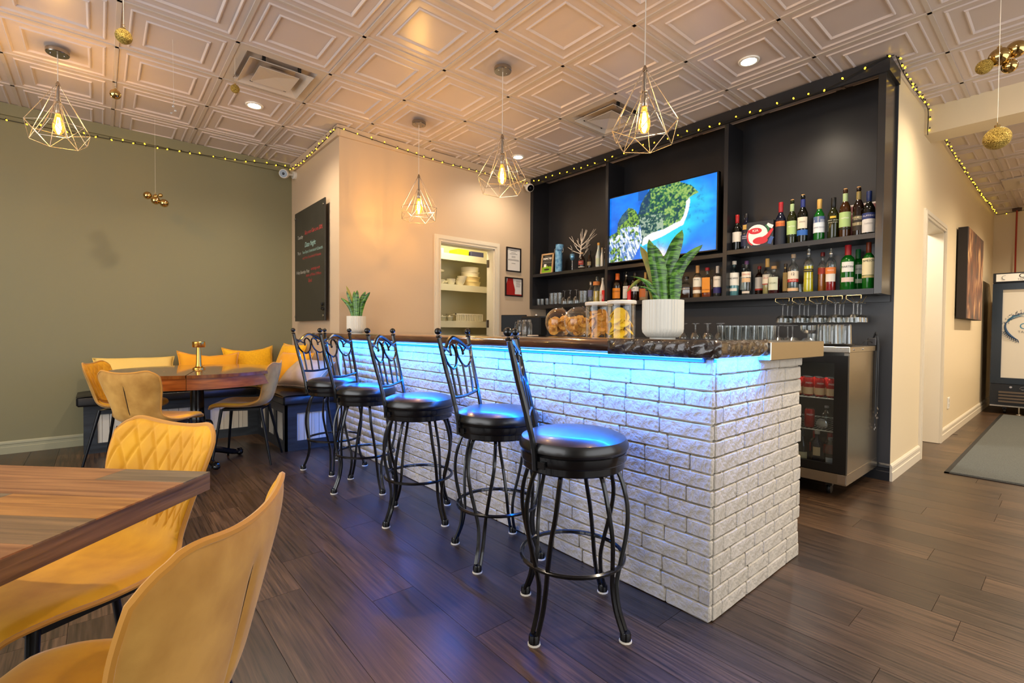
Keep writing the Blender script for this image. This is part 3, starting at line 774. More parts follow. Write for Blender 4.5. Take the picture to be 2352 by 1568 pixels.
def cushion(x0, x1, y0, y1, z0, z1):
    r_ = .03; mb = MB()
    def f(i, j):
        u, v = i*2-1, j*2-1
        return (lerp(x0, x1, i), lerp(y0, y1, j), z1-.018*(abs(u)**14+abs(v)**10)/1.6+.004*(1-u*u)*(1-v*v))
    mb.grid(f, 24, 16)
    mb.cbox(x0, x1, y0, y1, z0, z1-.016, .014)
    return mb
bo('cushion', cushion(-.155, 1.24, 5.495, 5.96, .415, .515), CUSH, smooth=50)
bo('cushion', cushion(1.225, 1.715, 4.52, 5.50, .415, .515), CUSH, smooth=50)
bo('cushion', cushion(1.245, 1.715, 5.505, 5.96, .415, .515), CUSH, smooth=50)
# ------------------------------------------------------------------ pillows
def pillow(name, w_, h_, t_, m, loc, rot, label, sag=0.):
    def f(sg):
        def g(i, j):
            u, v = i*2-1, j*2-1
            k = (max(0, 1-abs(u)**2.6)*max(0, 1-abs(v)**2.6))**.45
            pin = 1-.10*(1-abs(u)**2)*abs(v)**6*1.0
            pin2 = 1-.10*(1-abs(v)**2)*abs(u)**6
            z = v*h_/2*pin-sag*(1-u*u)*(v > 0)*v*h_/2
            return (u*w_/2*pin2, sg*t_/2*k+.004*sin(9*u+5*v)*k, z+h_/2)
        return g
    mb = MB().grid(f(1), 20, 20, True).grid(f(-1), 20, 20)
    me = mb.mesh(name, 80); bm = bmesh.new(); bm.from_mesh(me); bmesh.ops.remove_doubles(bm, verts=bm.verts, dist=1e-5); bmesh.ops.recalc_face_normals(bm, faces=bm.faces[:]); bm.to_mesh(me); bm.free()
    r = empty(name, loc, 0, label, 'pillow', 'pillows on the corner bench'); r.rotation_euler = rot
    ob('cover', me, m, r)
    edge = [(u, -1) for u in (-1, -.9, -.6, 0, .6, .9)]+[(1, v) for v in (-1, -.9, -.6, 0, .6, .9)]+[(u, 1) for u in (1, .9, .6, 0, -.6, -.9)]+[(-1, v) for v in (1, .9, .6, 0, -.6, -.9)]
    g = f(1); ob('piping', MB().tube([g((u+1)/2, (v+1)/2) for u, v in edge], .005, 5, True), m, r)
    return r
GOLD1 = mat('gold_woven', '#f2b410', .85, noise=(60, .5), col2='#d6960c', bump=(150, .4, .003), sheen=.3)
GOLD2 = mat('gold_velvet', '#eaa00c', .75, noise=(6, .4), col2='#cc8608', sheen=.5)
PALEY = mat('pale_yellow_cotton', '#e2c069', .85, bump=(90, .4, .003))
BEIGEP = mat('beige_linen', '#b8a083', .9, bump=(120, .4, .002), noise=(9, .4))
lean = -.30
pillow('pale_yellow_pillow', .62, .36, .13, PALEY, (.26, 5.66, .515), (lean-.3, 0, 0), 'pale yellow pillow lying low on the bench behind the round table')
pillow('lumbar_pillow', .55, .36, .14, GOLD2, (.84, 5.66, .515), (lean, .04, 0), 'smooth gold pillow against the green wall behind the brass lamp', .2)
pillow('woven_gold_pillow', .50, .40, .14, GOLD1, (1.25, 5.80, .515), (lean, -.03, .0), 'textured gold pillow with a dipped top against the green wall', .18)
pillow('corner_gold_pillow', .46, .44, .15, GOLD1, (1.47, 5.42, .515), (lean, 0, -1.35), 'textured gold pillow standing at the back of the bench corner')
pillow('plain_gold_pillow', .48, .36, .15, GOLD2, (1.40, 5.12, .53), (-.45, .0, -1.2), 'plain gold pillow leaning in front of another in the bench corner')
pillow('beige_pillow', .50, .34, .16, BEIGEP, (1.36, 4.68, .56), (-.85, .0, -1.2), 'beige linen pillow lying behind the farthest bar stool')
# ------------------------------------------------------------------ pendant lamps
NICKEL = mat('brushed_nickel', '#a8a39c', .22, 1.0)
WIREM = mat('pendant_wire_metal', '#ddd2c0', .26, .9)
CLEARP = thin_glass('clear_glass')
AMBER = thin_glass('amber_bulb_glass', (1.0, .80, .42, 1), .05)
_n = AMBER.node_tree; _a = _n.nodes.new('ShaderNodeAddShader'); _e = _n.nodes.new('ShaderNodeEmission'); _e.inputs[0].default_value = (1.0, .42, .05, 1); _e.inputs[1].default_value = .55
_o = _n.nodes['Material Output']; _s = _o.inputs['Surface'].links[0].from_socket; _n.links.new(_s, _a.inputs[0]); _n.links.new(_e.outputs[0], _a.inputs[1]); _n.links.new(_a.outputs[0], _o.inputs['Surface']); AMBER.cycles.emission_sampling = 'NONE'
FILA = emis('filament_glow', (1.0, .52, .10, 1), 60)
CORDM = mat('clear_cord', '#d8cfc2', .3)
def make_pendant(drop_top, label, rot):
    r = empty('pendant_lamp', (0, 0, 0), 0, label, 'lamp', 'wire cage pendant lamps')
    z0 = CEIL-.012
    ob('canopy', MB().lathe([(0, z0), (.061, z0), (.063, z0-.003), (.063, z0-.026), (.060, z0-.03), (0, z0-.03)], 32).ball((.035, 0, z0-.031), .005, 8, 6).ball((-.035, 0, z0-.031), .005, 8, 6), NICKEL, r)
    ob('cord', MB().tube([(0, 0, z0-.03), (0, 0, drop_top+.012)], .0028, 6), CORDM, r)
    ob('stem', MB().lathe([(.004, .03), (.007, .025), (.012, .012), (.013, .0), (.008, -.004), (.008, -.10), (.014, -.104), (.014, -.112), (.008, -.116), (.008, -.13)], 14, (0, 0, drop_top)), NICKEL, r)
    cg = MB(); n = 6; zt = drop_top
    def ring(R, z, ph): return [(R*cos(2*pi*k/n+ph), R*sin(2*pi*k/n+ph), z) for k in range(n)]
    A = ring(.176, zt-.285, rot); Bm = ring(.150, zt-.385, rot+pi/n); T1 = ring(.013, zt, rot); T2 = ring(.013, zt-.108, rot+pi/n)
    for k in range(n):
        for a, b in ((T1[k], A[k]), (T2[k], Bm[k]), (A[k], A[(k+1) % n]), (Bm[k], Bm[(k+1) % n]), (A[k], Bm[k]), (A[(k+1) % n], Bm[k])):
            cg.tube([a, b], .0020, 5, caps=False)
    ob('wire_cage', cg, WIREM, r)
    sk = ob('socket', MB().lathe([(.0, -.128), (.019, -.13), (.021, -.135), (.021, -.185), (.018, -.19), (0, -.19)], 18, (0, 0, zt)), thin_glass('socket_glass', (.9, .88, .84, 1), .25), r)
    ob('socket_core', MB().lathe([(0, -.13), (.013, -.13), (.013, -.195), (0, -.195)], 14, (0, 0, zt)), NICKEL, r)
    bl = ob('bulb', MB().lathe([(.013, -.19), (.015, -.205), (.024, -.235), (.031, -.265), (.032, -.285), (.027, -.31), (.015, -.325), (0, -.329)], 20, (0, 0, zt)), AMBER, r)
    fl_ = MB()
    for k in range(5):
        a = 2*pi*k/5; fl_.tube([(.006*cos(a), .006*sin(a), zt-.215), (.012*cos(a), .012*sin(a), zt-.26), (.007*cos(a+.6), .007*sin(a+.6), zt-.305)], .0022, 5)
    ob('filament', fl_, FILA, bl)
    return r
def pendant(x, y, zt, label, rot, e):
    r = make_pendant(zt, label, rot); r.location = (x, y, 0)
    l = light('pendant_glow', 'POINT', (0, 0, zt-.265), e, (1.0, .66, .30), shadow_soft_size=.018); l.parent = r
pendant(-.20, 4.565, 2.743, 'wire cage pendant lamp hanging before the green wall on the left', .35, 18)
pendant(2.227, 3.93, 2.481, 'wire cage pendant lamp over the far end of the bar', .1, 20)
pendant(2.227, 2.73, 2.481, 'wire cage pendant lamp over the middle of the bar', .5, 14)
pendant(2.227, 1.53, 2.481, 'wire cage pendant lamp over the near end of the bar', .9, 14)
# ------------------------------------------------------------------ recessed downlights
LAMPE = emis('downlight_glow', (1.0, .86, .62, 1), 40)
dl_lab = ['round recessed ceiling light beside the air vent on the left', 'round recessed ceiling light near the tall right bay of the shelving', 'round recessed ceiling light seen behind the middle pendant lamp', 'round recessed ceiling light behind the hanging gold bauble cluster']
for k, (x, y, e) in enumerate(DOWN):
    lab = dl_lab[k] if k < 4 else 'added out-of-view ceiling light above '+('the foreground dining table', 'the open floor before the bar end', 'the left of the green wall', 'the near half of the hall mat', 'the far half of the hall mat', 'the floor right of the camera')[k-4]
    r = empty('recessed_light', (x, y, CEIL+.003), 0, lab, 'lamp', 'recessed ceiling lights')
    ob('trim_ring', MB().lathe([(.048, -.004), (.052, -.007), (.066, -.006), (.07, .003), (.048, .003)], 28, cap=False), WHITEP, r)
    ob('lens', MB().lathe([(0, -.003), (.05, -.003), (.05, .001), (0, .001)], 24), LAMPE, r)
    l = light('downlight', 'SPOT', (0, 0, -.02), e, WARM, spot_size=math.radians(150), spot_blend=.8, shadow_soft_size=.05); l.parent = r
# ------------------------------------------------------------------ ceiling air vents
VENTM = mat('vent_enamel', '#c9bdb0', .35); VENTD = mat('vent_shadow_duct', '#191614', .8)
def vent(x0, y0, label):
    c = (x0+GS/2, y0+GS/2)
    r = empty('air_vent', (c[0], c[1], CEIL), 0, label, 'vent', 'square ceiling air vents')
    h = GS/2-.013
    ob('frame_plate', MB().add([(-h, -h, 0), (h, -h, 0), (h, h, 0), (-h, h, 0), (-.235, -.235, .0), (.235, -.235, 0), (.235, .235, 0), (-.235, .235, 0), (-.19, -.19, .06), (.19, -.19, .06), (.19, .19, .06), (-.19, .19, .06)],
        [(0, 1, 5, 4), (1, 2, 6, 5), (2, 3, 7, 6), (3, 0, 4, 7), (4, 5, 9, 8), (5, 6, 10, 9), (6, 7, 11, 10), (7, 4, 8, 11)]), VENTM, r, smooth=0)
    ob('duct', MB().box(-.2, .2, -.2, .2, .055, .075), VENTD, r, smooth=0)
    def cone(ro, ri, z0, z1): return MB().add([(-ro, -ro, z0), (ro, -ro, z0), (ro, ro, z0), (-ro, ro, z0), (-ri, -ri, z1), (ri, -ri, z1), (ri, ri, z1), (-ri, ri, z1)]+[(-ro, -ro, z0+.004), (ro, -ro, z0+.004), (ro, ro, z0+.004), (-ro, ro, z0+.004)], [(0, 1, 5, 4), (1, 2, 6, 5), (2, 3, 7, 6), (3, 0, 4, 7), (0, 8, 9, 1), (1, 9, 10, 2), (2, 10, 11, 3), (3, 11, 8, 0)])
    ob('outer_cone', cone(.215, .125, -.028, .03), VENTM, r, smooth=0)
    ob('inner_cone', cone(.135, .075, -.030, .015), VENTM, r, smooth=0)
    ob('centre_pan', MB().add([(-.135, -.135, -.030), (.135, -.135, -.030), (.135, .135, -.03), (-.135, .135, -.03), (0, 0, -.012)], [(0, 1, 4), (1, 2, 4), (2, 3, 4), (3, 0, 4)]), VENTM, r, smooth=0)
    for sx in (-1, 1):
        for sy in (-.19, .19): ob('spring_clip', MB().box(sx*.12-.01, sx*.12+.01, sy-.01, sy+.01, -.01, .05), VENTD, r, smooth=0)
vent(GX0-2*GS, GY0+GS, 'square ceiling air vent at the upper left'); vent(GX0+2*GS, GY0-GS, 'square ceiling air vent behind the near pendant lamp')
v3 = empty('air_vent', (8.75, .36, CEIL), 0, 'small ceiling air vent far down the hall', 'vent', 'square ceiling air vents')
ob('frame_plate', MB().box(-.29, .29, -.29, .29, -.02, 0), VENTM, v3, smooth=0); ob('centre_pan', MB().box(-.14, .14, -.14, .14, -.05, -.02), VENTM, v3, smooth=0)
# ------------------------------------------------------------------ hanging baubles
GLIT = mat('gold_glitter', '#6b4d12', .42, .85, bump=(420, 1.0, .006), noise=(260, 1.0), col2='#e2c468')
GOLDM = mat('polished_gold', '#c8a86a', .10, 1.0)
THREAD = mat('nylon_thread', '#d9d2c6', .4)
def bauble(x, y, z, balls, label):
    r = empty('hanging_bauble', (x, y, z), 0, label, 'ornament', 'gold baubles hung from the ceiling')
    top = max(b[2]+b[3] for b in balls)
    for (bx_, by_, bz_, R, kind) in balls:
        bb = ob('ball', MB().ball((bx_, by_, bz_), R, 28, 20), GLIT if kind else GOLDM, r, smooth=80)
    b = balls[0]
    ob('cap', MB().lathe([(.0, 0), (b[3]*.22, 0), (b[3]*.22, b[3]*.22), (0, b[3]*.26)], 12, (b[0], b[1], b[2]+b[3]*.97)).tube([(b[0]+.006*cos(k*pi/5), b[1], b[2]+b[3]*1.25+.006+.006*sin(k*pi/5)) for k in range(10)], .0012, 5, True), GOLDM, r)
    ob('thread', MB().tube([(b[0], b[1], b[2]+b[3]), (b[0], b[1], CEIL-z)], .0008, 4), THREAD, r)
bauble(.092, 2.72, 2.357, [(0, 0, 0, .031, 1)], 'round gold glitter bauble hanging at the upper left of the ceiling')
bauble(.095, 4.17, 2.637, [(0, 0, 0, .031, 0)], 'shiny gold bauble hanging just below the glitter bauble on the left')
bauble(.742, 3.887, 2.779, [(0, 0, 0, .029, 1)], 'small gold glitter bauble hanging in front of the left air vent')
bauble(.400, 5.48, 2.276, [(.0, 0, .012, .022, 0), (-.055, .03, .02, .034, 0), (.0, -.02, -.025, .036, 0), (.06, -.05, -.045, .036, 0), (.035, -.03, .025, .018, 0)], 'cluster of shiny gold baubles hanging before the green wall')
bauble(3.116, .257, 1.982, [(0, 0, 0, .049, 1)], 'large gold glitter ball hanging at the right edge')
bauble(3.411, .282, 2.448, [(.0, .0, .02, .042, 0), (.045, -.055, .05, .040, 0), (-.03, .05, -.02, .034, 1), (.03, -.035, -.03, .032, 0)], 'cluster of four gold baubles hanging at the upper right')
cr_ = empty('crystal_ornament', (.385, 3.92, 2.56), 0, 'tiny clear crystal ornament hanging below the ceiling tiles on the left', 'ornament')
ob('drop', MB().ball((0, 0, 0), .007, 10, 8).ball((.012, 0, -.025), .006, 10, 8).ball((-.010, .005, -.045), .006, 10, 8).ball((.004, 0, .03), .005, 8, 6).tube([(.004, 0, .03), (0, 0, 0), (.012, 0, -.025), (-.010, .005, -.045)], .0008, 4), mat('crystal', '#f2f4f6', .05, trans=.8), cr_)
ob('thread', MB().tube([(.004, 0, .03), (0, 0, CEIL-2.56)], .0007, 4), THREAD, cr_)
# ------------------------------------------------------------------ strings of fairy lights
FAIRY = emis('fairy_glow', (1.0, .60, .03, 1), 3.2)
FWIRE = mat('fairy_wire', '#1d1a12', .6)
bulbm = MB().ball((0, 0, -.010), .0062, 8, 6, (1, 1, 1.4)).mesh('bulb'); bulbm.materials.append(FAIRY)
stemm = MB().tube([(0, 0, .014), (0, 0, .0)], .0045, 6).mesh('bulb_holder'); stemm.materials.append(FWIRE)
rf = random.Random(9)
def fairy(P, step, out, label, jitter=.9, nmax=60):
    """lights on a wire through the points P, spaced by step; out = direction away from the wall"""
    r = empty('fairy_lights', P[0], 0, label, 'string lights', 'strings of yellow fairy lights')
    S = spline(P, 10); o0 = Vector(P[0]); S = [Vector(p) for p in S]
    ob('wire', MB().tube([p-o0 for p in S], .0030, 5), FWIRE, r)
    d = 0.; nxt = step*.5; nb = 0
    for a, b in zip(S, S[1:]):
        l = (b-a).length
        while nxt < d+l:
            t = (nxt-d)/l if l else 0; p = a.lerp(b, t)-o0+Vector(out)*.012
            tilt = Euler((rf.uniform(-jitter, jitter), rf.uniform(-jitter, jitter), 0))
            if rf.random() < .25: tilt = Euler((pi+rf.uniform(-.5, .5), rf.uniform(-.5, .5), 0))
            h = ob('bulb_holder', stemm, None, r, p, tilt, fix=False); ob('bulb', bulbm, None, h); nb += 1
            nxt += step*rf.uniform(.75, 1.25)
        d += l
fairy([(-1.2, 5.95, 2.865), (-.52, 5.95, 2.852), (.25, 5.95, 2.872), (.95, 5.95, 2.905), (1.57, 5.95, 2.955), (1.69, 5.93, 2.93)], .105, (0, -1, 0), 'string of yellow fairy lights along the top of the green wall')
fairy([(1.69, 5.93, 2.93), (1.69, 5.5, 2.90), (1.69, 5.0, 2.925), (1.69, 4.6, 2.955), (1.68, 4.49, 2.965)], .095, (-1, 0, 0), 'string of yellow fairy lights above the chalkboard')
fairy([(1.69, 4.485, 2.962), (2.1, 4.485, 2.935), (2.7, 4.485, 2.905), (3.3, 4.485, 2.91), (3.8, 4.485, 2.92), (4.08, 4.47, 2.93)], .115, (0, -1, 0), 'string of yellow fairy lights above the pantry doorway')
fairy([(4.115, 4.46, 2.94), (4.115, 3.9, 2.925), (4.115, 3.27, 2.925), (4.115, 2.7, 2.93), (4.115, 2.1, 2.908), (4.115, 1.6, 2.90), (4.115, 1.25, 2.90), (4.115, .95, 2.975), (4.13, .85, 2.985)], .118, (-1, 0, 0), 'string of yellow fairy lights draped along the top of the black shelving')
fairy([(4.15, .845, 2.985), (4.5, .855, 2.965), (5.0, .855, 2.975), (5.30, .855, 2.97), (5.31, .855, 2.80), (5.32, .855, 2.765)], .085, (0, -1, 0), 'string of yellow fairy lights from the shelving to the hall beam')
fairy([(5.62, .855, 2.94), (6.0, .855, 2.925), (7.0, .855, 2.90), (8.7, .855, 2.90), (9.6, .855, 2.93), (10.5, .85, 2.93)], .11, (0, -1, 0), 'string of yellow fairy lights running down the hall wall')
fairy([(10.52, .84, 2.93), (10.52, .4, 2.95), (10.52, -.6, 2.95)], .2, (-1, 0, 0), 'string of yellow fairy lights on the far end wall')
# ------------------------------------------------------------------ security cameras
def seccam(loc, look, base, label):
    r = empty('security_camera', loc, 0, label, 'camera', 'white security cameras'); r.scale = (1.4, 1.4, 1.4)
    L_ = Vector(look).normalized(); q = L_.to_track_quat('Z', 'Y').to_matrix()
    body = MB().lathe([(0, -.030), (.022, -.029), (.033, -.02), (.037, 0), (.036, .02), (.033, .028), (.028, .030)], 24, cap=False); body.v = [tuple(q @ Vector(p)) for p in body.v]; ob('housing', body, WHITEP, r)
    fc = MB().lathe([(0, .029), (.028, .029), (.029, .0305), (0, .0305)], 22); fc.v = [tuple(q @ Vector(p)) for p in fc.v]; f_ = ob('face', fc, mat('black_gloss', '#060607', .08, coat=.5), r)
    ln = MB().ball((0, 0, .0305), .010, 12, 8, (1, 1, .35)); ln.v = [tuple(q @ Vector(p)) for p in ln.v]; ob('lens', ln, mat('lens_glass', '#1a1d24', .05), f_)
    B_ = Vector(base)
    ob('arm', MB().tube([tuple(-L_*.02), tuple(B_*.7), tuple(B_)], .010, 10), WHITEP, r)
    bq = Vector(base).normalized().to_track_quat('Z', 'Y').to_matrix(); bs = MB().lathe([(0, -.02), (.030, -.018), (.032, 0), (.032, .012), (0, .012)], 20); bs.v = [tuple(bq @ Vector(p)+B_) for p in bs.v]; ob('base', bs, WHITEP, r)
seccam((1.59, 5.80, 2.83), (-.45, -.75, -.25), (.085, .02, .01), 'white security camera in the corner above the chalkboard')
seccam((4.055, 4.44, 2.865), (-.25, -.9, -.5), (-.03, .07, .04), 'white security camera beside the top left corner of the shelving')
# ------------------------------------------------------------------ chalkboard with handwriting
CHALKB = mat('chalkboard', '#262522', .32, noise=(5, .4), col2='#34322d')
cb = empty('chalkboard', (1.70, 5.22, 1.18), 0, 'tall black chalkboard with handwritten specials on the beige wall', 'chalkboard')
ob('board', MB().cbox(-.032, -.020, -.47, .47, 0, 1.19, .001), CHALKB, cb, smooth=0)
for y in (-.44, .44):
    for z in (.05, 1.13): ob('standoff', MB().lathe([(0, 0), (.012, 0), (.012, .008), (.006, .010), (.006, .03), (0, .03)], 14).xf(Matrix.Translation((-.042, y, z)) @ Matrix.Rotation(pi/2, 4, 'Y')), CHROME, cb)
ob('hanging_clip', MB().ball((-.045, -.42, .16), .018, 10, 8, (.6, 1, 1.2)).ball((-.042, -.40, .12), .016, 10, 8, (.6, 1, 1)).ball((-.042, -.44, .11), .014, 10, 8, (.6, 1, 1)), BLACKP, cb)
CHW = mat('chalk_white', '#c8c6bc', .9); CHR = mat('chalk_red', '#b83a3a', .9); CHG = mat('chalk_teal', '#9cc4bd', .9)
LINES = [('Tuesday', .055, CHW, .30, .905), ('Buy one Get one 50%', .060, CHR, -.12, .925), ('Date Night', .075, CHG, -.02, .80), ('Thurs', .050, CHW, .34, .735), ('Two Tapas: 5 item board =2 boards', .045, CHG, -.08, .725), ('with Mon. 7 item board =3 boards', .040, CHR, -.06, .665),
         ('Friday Saturday: Free', .050, CHW, .22, .525), ('samplings with', .046, CHR, -.18, .535), ('bottle of Wine 13.99mm', .045, CHR, -.12, .475), ('Band', .055, CHR, -.02, .42)]
for txt, sz, m_, y, z in LINES:
    lettering(txt, sz, m_, cb, (-.0335, y-.02, z), (0, -1, -.02), (0, .0, 1), shear=.25, thick=-.0006, name='handwriting', fit=.62 if len(txt) > 16 else None)
# ------------------------------------------------------------------ framed certificates on the rear wall
def framed(x0, x1, z0, z1, label, fn):
    r = empty('framed_notice', ((x0+x1)/2, 4.52, (z0+z1)/2), 0, label, 'picture frame', 'framed notices beside the pantry door')
    a, b = (x1-x0)/2, (z1-z0)/2; t = .014
    ob('frame', MB().box(-a, a, -.018, -.001, b-t, b).box(-a, a, -.018, -.001, -b, -b+t).box(-a, -a+t, -.018, -.001, -b+t, b-t).box(a-t, a, -.018, -.001, -b+t, b-t), mat('dark_frame', '#1a1212', .35), r, smooth=0)
    fn(r, a-t, b-t)
PAPER = mat('paper', '#d9d5d0', .6); INK = mat('ink', '#55504c', .8); REDP = mat('poster_red', '#9c1c16', .5)
def cert(r, a, b):
    p = ob('paper', MB().box(-a, a, -.006, -.002, -b, b), PAPER, r, smooth=0)
    for k, (w_, z) in enumerate(((.5, .8), (.35, .62), (.6, .5), (.3, .3), (.3, .2), (.8, 0), (.85, -.08), (.3, -.35))):
        ob('print_line', MB().box(-a*w_, a*w_, -.0068, -.006, z*b, z*b+.004), INK, p, smooth=0)
def cert2(r, a, b):
    p = ob('paper', MB().box(-a, a, -.006, -.002, -b, b), PAPER, r, smooth=0)
    ob('red_figure', MB().prism([(-a, -b), (a*.12, -b), (a*.16, -b*.35), (a*.05, b*.1), (-a*.05, b*.45), (-a*.12, b), (-a*.8, b), (-a*.95, b*.2)], .006, .0072, lambda p: (p[0], -p[2], p[1])), REDP, p, smooth=0)
    ob('red_band', MB().box(-a, a, -.0076, -.006, -b, -b*.86), REDP, p, smooth=0)
    for k in range(6): ob('print_line', MB().box(a*.3, a*(.9-.05*(k % 3)), -.0068, -.006, b*(.75-.14*k), b*(.75-.14*k)+.004), INK, p, smooth=0)
framed(3.755, 3.99, 1.815, 2.11, 'black framed certificate with grey print, the upper of two beside the pantry door', cert)
framed(3.74, 4.02, 1.515, 1.745, 'black framed red and white notice, the lower of two beside the pantry door', cert2)
# ------------------------------------------------------------------ pantry shelves and what stands on them
PSH = mat('pantry_shelf_paint', '#e6dfc0', .4)
light('pantry_light', 'POINT', (3.2, 4.74, 2.40), 20, (1.0, .92, .64), shadow_soft_size=.12)
for z, lab in ((2.03, 'top white pantry shelf seen through the doorway'), (1.655, 'middle white pantry shelf with stacked tubs and bowls'), (1.205, 'lowest visible white pantry shelf with a plastic basket')):
    r = empty('pantry_shelf', (3.2, 5.25, z), 0, lab, 'shelf', 'pantry shelves')
    ob('board', MB().box(-.68, 1.08, -.23, .24, -.02, .0), PSH, r, smooth=0); ob('front_lip', MB().box(-.68, 1.08, -.25, -.23, -.075, .004), PSH, r, smooth=0)
DISH = mat('white_ceramic', '#e9e2cc', .25); TUB = mat('cream_plastic_tub', '#e6d29a', .45)
def cake(x, y, z, lab):
    r = empty('cake_stand', (x, y, z), 0, lab, 'cake stand'); ob('plate', MB().lathe([(0, .115), (.13, .115), (.135, .125), (.13, .135), (0, .13)], 28), DISH, r); ob('pedestal', MB().lathe([(0, 0), (.09, 0), (.08, .01), (.025, .03), (.022, .09), (.045, .115), (0, .115)], 20), DISH, r)
cake(3.17, 5.22, 1.655+.05, 'white cake stand on the middle pantry shelf')
pl = empty('large_platter', (3.25, 5.2, 1.655), 0, 'flat white platter under the cake stand in the pantry', 'platter'); ob('dish', MB().lathe([(0, 0), (.07, 0), (.14, .04), (.15, .05), (.14, .049), (0, .012)], 28), DISH, pl)
def bowl(x, y, z, R, lab, n=1, tilt=0):
    for k in range(n):
        r = empty('white_bowl', (x+k*tilt, y, z+k*.022), 0, (('lowest ', 'second ', 'third ', 'topmost ')[k] if n > 1 else '')+lab, 'bowl', 'white bowls on the pantry shelves'); ob('bowl_wall', MB().lathe([(0, 0), (R*.55, 0), (R*.8, .02), (R, .05), (R*.96, .05), (R*.7, .018), (0, .012)], 20), DISH, r); ob('foot_rim', MB().lathe([(R*.5, -.004), (R*.55, 0), (R*.5, .002)], 18, cap=False), DISH, r)
bowl(3.03, 5.1, 1.659, .065, 'white bowl stacked on the left of the middle pantry shelf', 3)
bowl(3.17, 5.06, 1.659, .055, 'small white bowl beside the left stack on the pantry shelf', 1)
bowl(3.33, 5.07, 1.659, .055, 'white bowl in the centre stack of the middle pantry shelf', 2)
bowl(3.46, 5.07, 1.659, .065, 'white bowl in the leaning stack beside the tubs', 4, .012)
for k in range(4):
    r = empty('plastic_tub', (3.68, 5.16, 1.655+k*.062), 0, ('lowest', 'second', 'third', 'topmost')[k]+' cream plastic tub of the stack on the middle pantry shelf', 'tub', 'cream plastic tubs stacked in the pantry'); ob('tub_wall', MB().lathe([(0, 0), (.125-.008*k, 0), (.133-.008*k, .05), (.137-.008*k, .055), (.137-.008*k, .062), (.12, .062), (.11, .01), (0, .01)], 28), TUB if k < 2 else DISH, r); ob('rim', MB().lathe([(.130-.008*k, .058), (.141-.008*k, .06), (.141-.008*k, .066), (.130-.008*k, .066)], 28), TUB if k < 2 else DISH, r)
bk_ = empty('plastic_basket', (3.60, 5.15, 1.205), 0, 'white slotted plastic basket on the lowest visible pantry shelf', 'basket')
ob('rim', MB().box(-.22, .22, -.11, -.098, .085, .10).box(-.22, .22, .098, .11, .085, .10).box(-.22, -.208, -.11, .11, .085, .10).box(.208, .22, -.11, .11, .085, .10), DISH, bk_, smooth=0)
ob('floor_tray', MB().box(-.205, .205, -.1, .1, 0, .012), DISH, bk_, smooth=0)
for k in range(16): ob('slat', MB().box(-.205+k*.0265, -.19+k*.0265, -.108, -.101, .01, .087), DISH, bk_, smooth=0)
for k, (x, R) in enumerate(((3.02, .06), (3.22, .05), (3.33, .045))):
    r = empty('glass_dish', (x, 5.1, 1.209), 0, ('square stack of glass dishes', 'round glass dish', 'small glass dish')[k]+' on the lowest visible pantry shelf', 'dish'); ob('dish_wall', MB().lathe([(0, 0), (R*.7, 0), (R, .05), (R*.94, .05), (R*.65, .006), (0, .006)], 18), mat('grey_glassware', '#c9c6ae', .15, trans=.3), r); ob('lid', MB().lathe([(0, .05), (R*1.02, .05), (R*1.02, .056), (.01, .06), (.01, .072), (0, .072)], 18), DISH, r)
r = empty('glass_pitcher', (3.12, 5.25, 1.205), 0, 'clear glass pitcher standing at the back of the lowest pantry shelf', 'pitcher'); ob('wall', MB().lathe([(0, 0), (.05, 0), (.062, .06), (.05, .13), (.055, .14)], 18, cap=False), CLEARP, r); ob('handle', MB().tube(spline([(.05, 0, .12), (.09, 0, .11), (.09, 0, .05), (.058, 0, .04)], 4), .006, 6), CLEARP, r)
for k, (x, w_, h_, c_, lab) in enumerate(((3.08, .26, .06, '#efe6c4', 'pale carton lying on the top pantry shelf'), (3.50, .17, .08, '#c7d41e', 'lime green package on the top pantry shelf'), (3.72, .2, .07, '#4a4a66', 'purple grey carton on the top pantry shelf'))):
    r = empty('carton', (x, 5.15, 2.034), 0, lab, 'carton'); ob('box_body', MB().cbox(-w_/2, w_/2, -.1, .1, 0, h_, .004), mat('carton_%d' % k, c_, .6), r, smooth=0); ob('flap_tape', MB().box(-w_/2+.01, w_/2-.01, -.012, .012, h_, h_+.0015), PAPER, r, smooth=0)
# ------------------------------------------------------------------ back bar shelving
from mathutils import noise as mnoise
XF, XB = 4.15, 4.432
su = empty('back_bar_shelving', (4.29, 2.7, 1.37), 0, 'tall black built-in back bar shelving reaching the ceiling', 'shelving')
def so(name, mb, m=BLACKW, **k):
    o = ob(name, mb, m, su, **k); o.location = (-4.29, -2.7, -1.37); return o
ZB, ZM = 1.41, 1.80
so('back_panel', MB().box(XB-.004, XB+.004, .91, 4.51, 1.37, 2.99), smooth=0)
so('side_panel', MB().box(XF, XB, 4.468, 4.518, 1.37, 2.99), smooth=0)
so('end_panel', MB().cbox(XF, XB+.006, .895, .940, 1.37, 2.99, .002), mat('satin_panel', '#3a3836', .2, .5), smooth=0)
for a, b in ((3.29, 3.325), (1.995, 2.03)): so('divider', MB().box(XF, XB-.004, a, b, 1.41, 2.90), smooth=0)
so('bottom_shelf', MB().box(XF, XB-.004, .94, 4.468, 1.37, ZB), smooth=0)
so('middle_shelf', MB().box(XF+.002, XB-.004, .94, 1.995, ZM-.036, ZM), smooth=0)
so('middle_shelf', MB().box(XF+.002, XB-.004, 2.03, 3.29, 1.75, 1.785), smooth=0)
so('middle_shelf', MB().box(XF+.002, XB-.004, 3.325, 4.468, ZM-.036, ZM), smooth=0)
so('crown_board', MB().box(4.128, XF, .872, 4.518, 2.895, 2.994).box(XF, XB, .872, .895, 2.895, 2.994), smooth=0)
so('wall_cleat', MB().box(XB-.02, XB+.004, .90, 4.46, 1.325, 1.37), smooth=0)
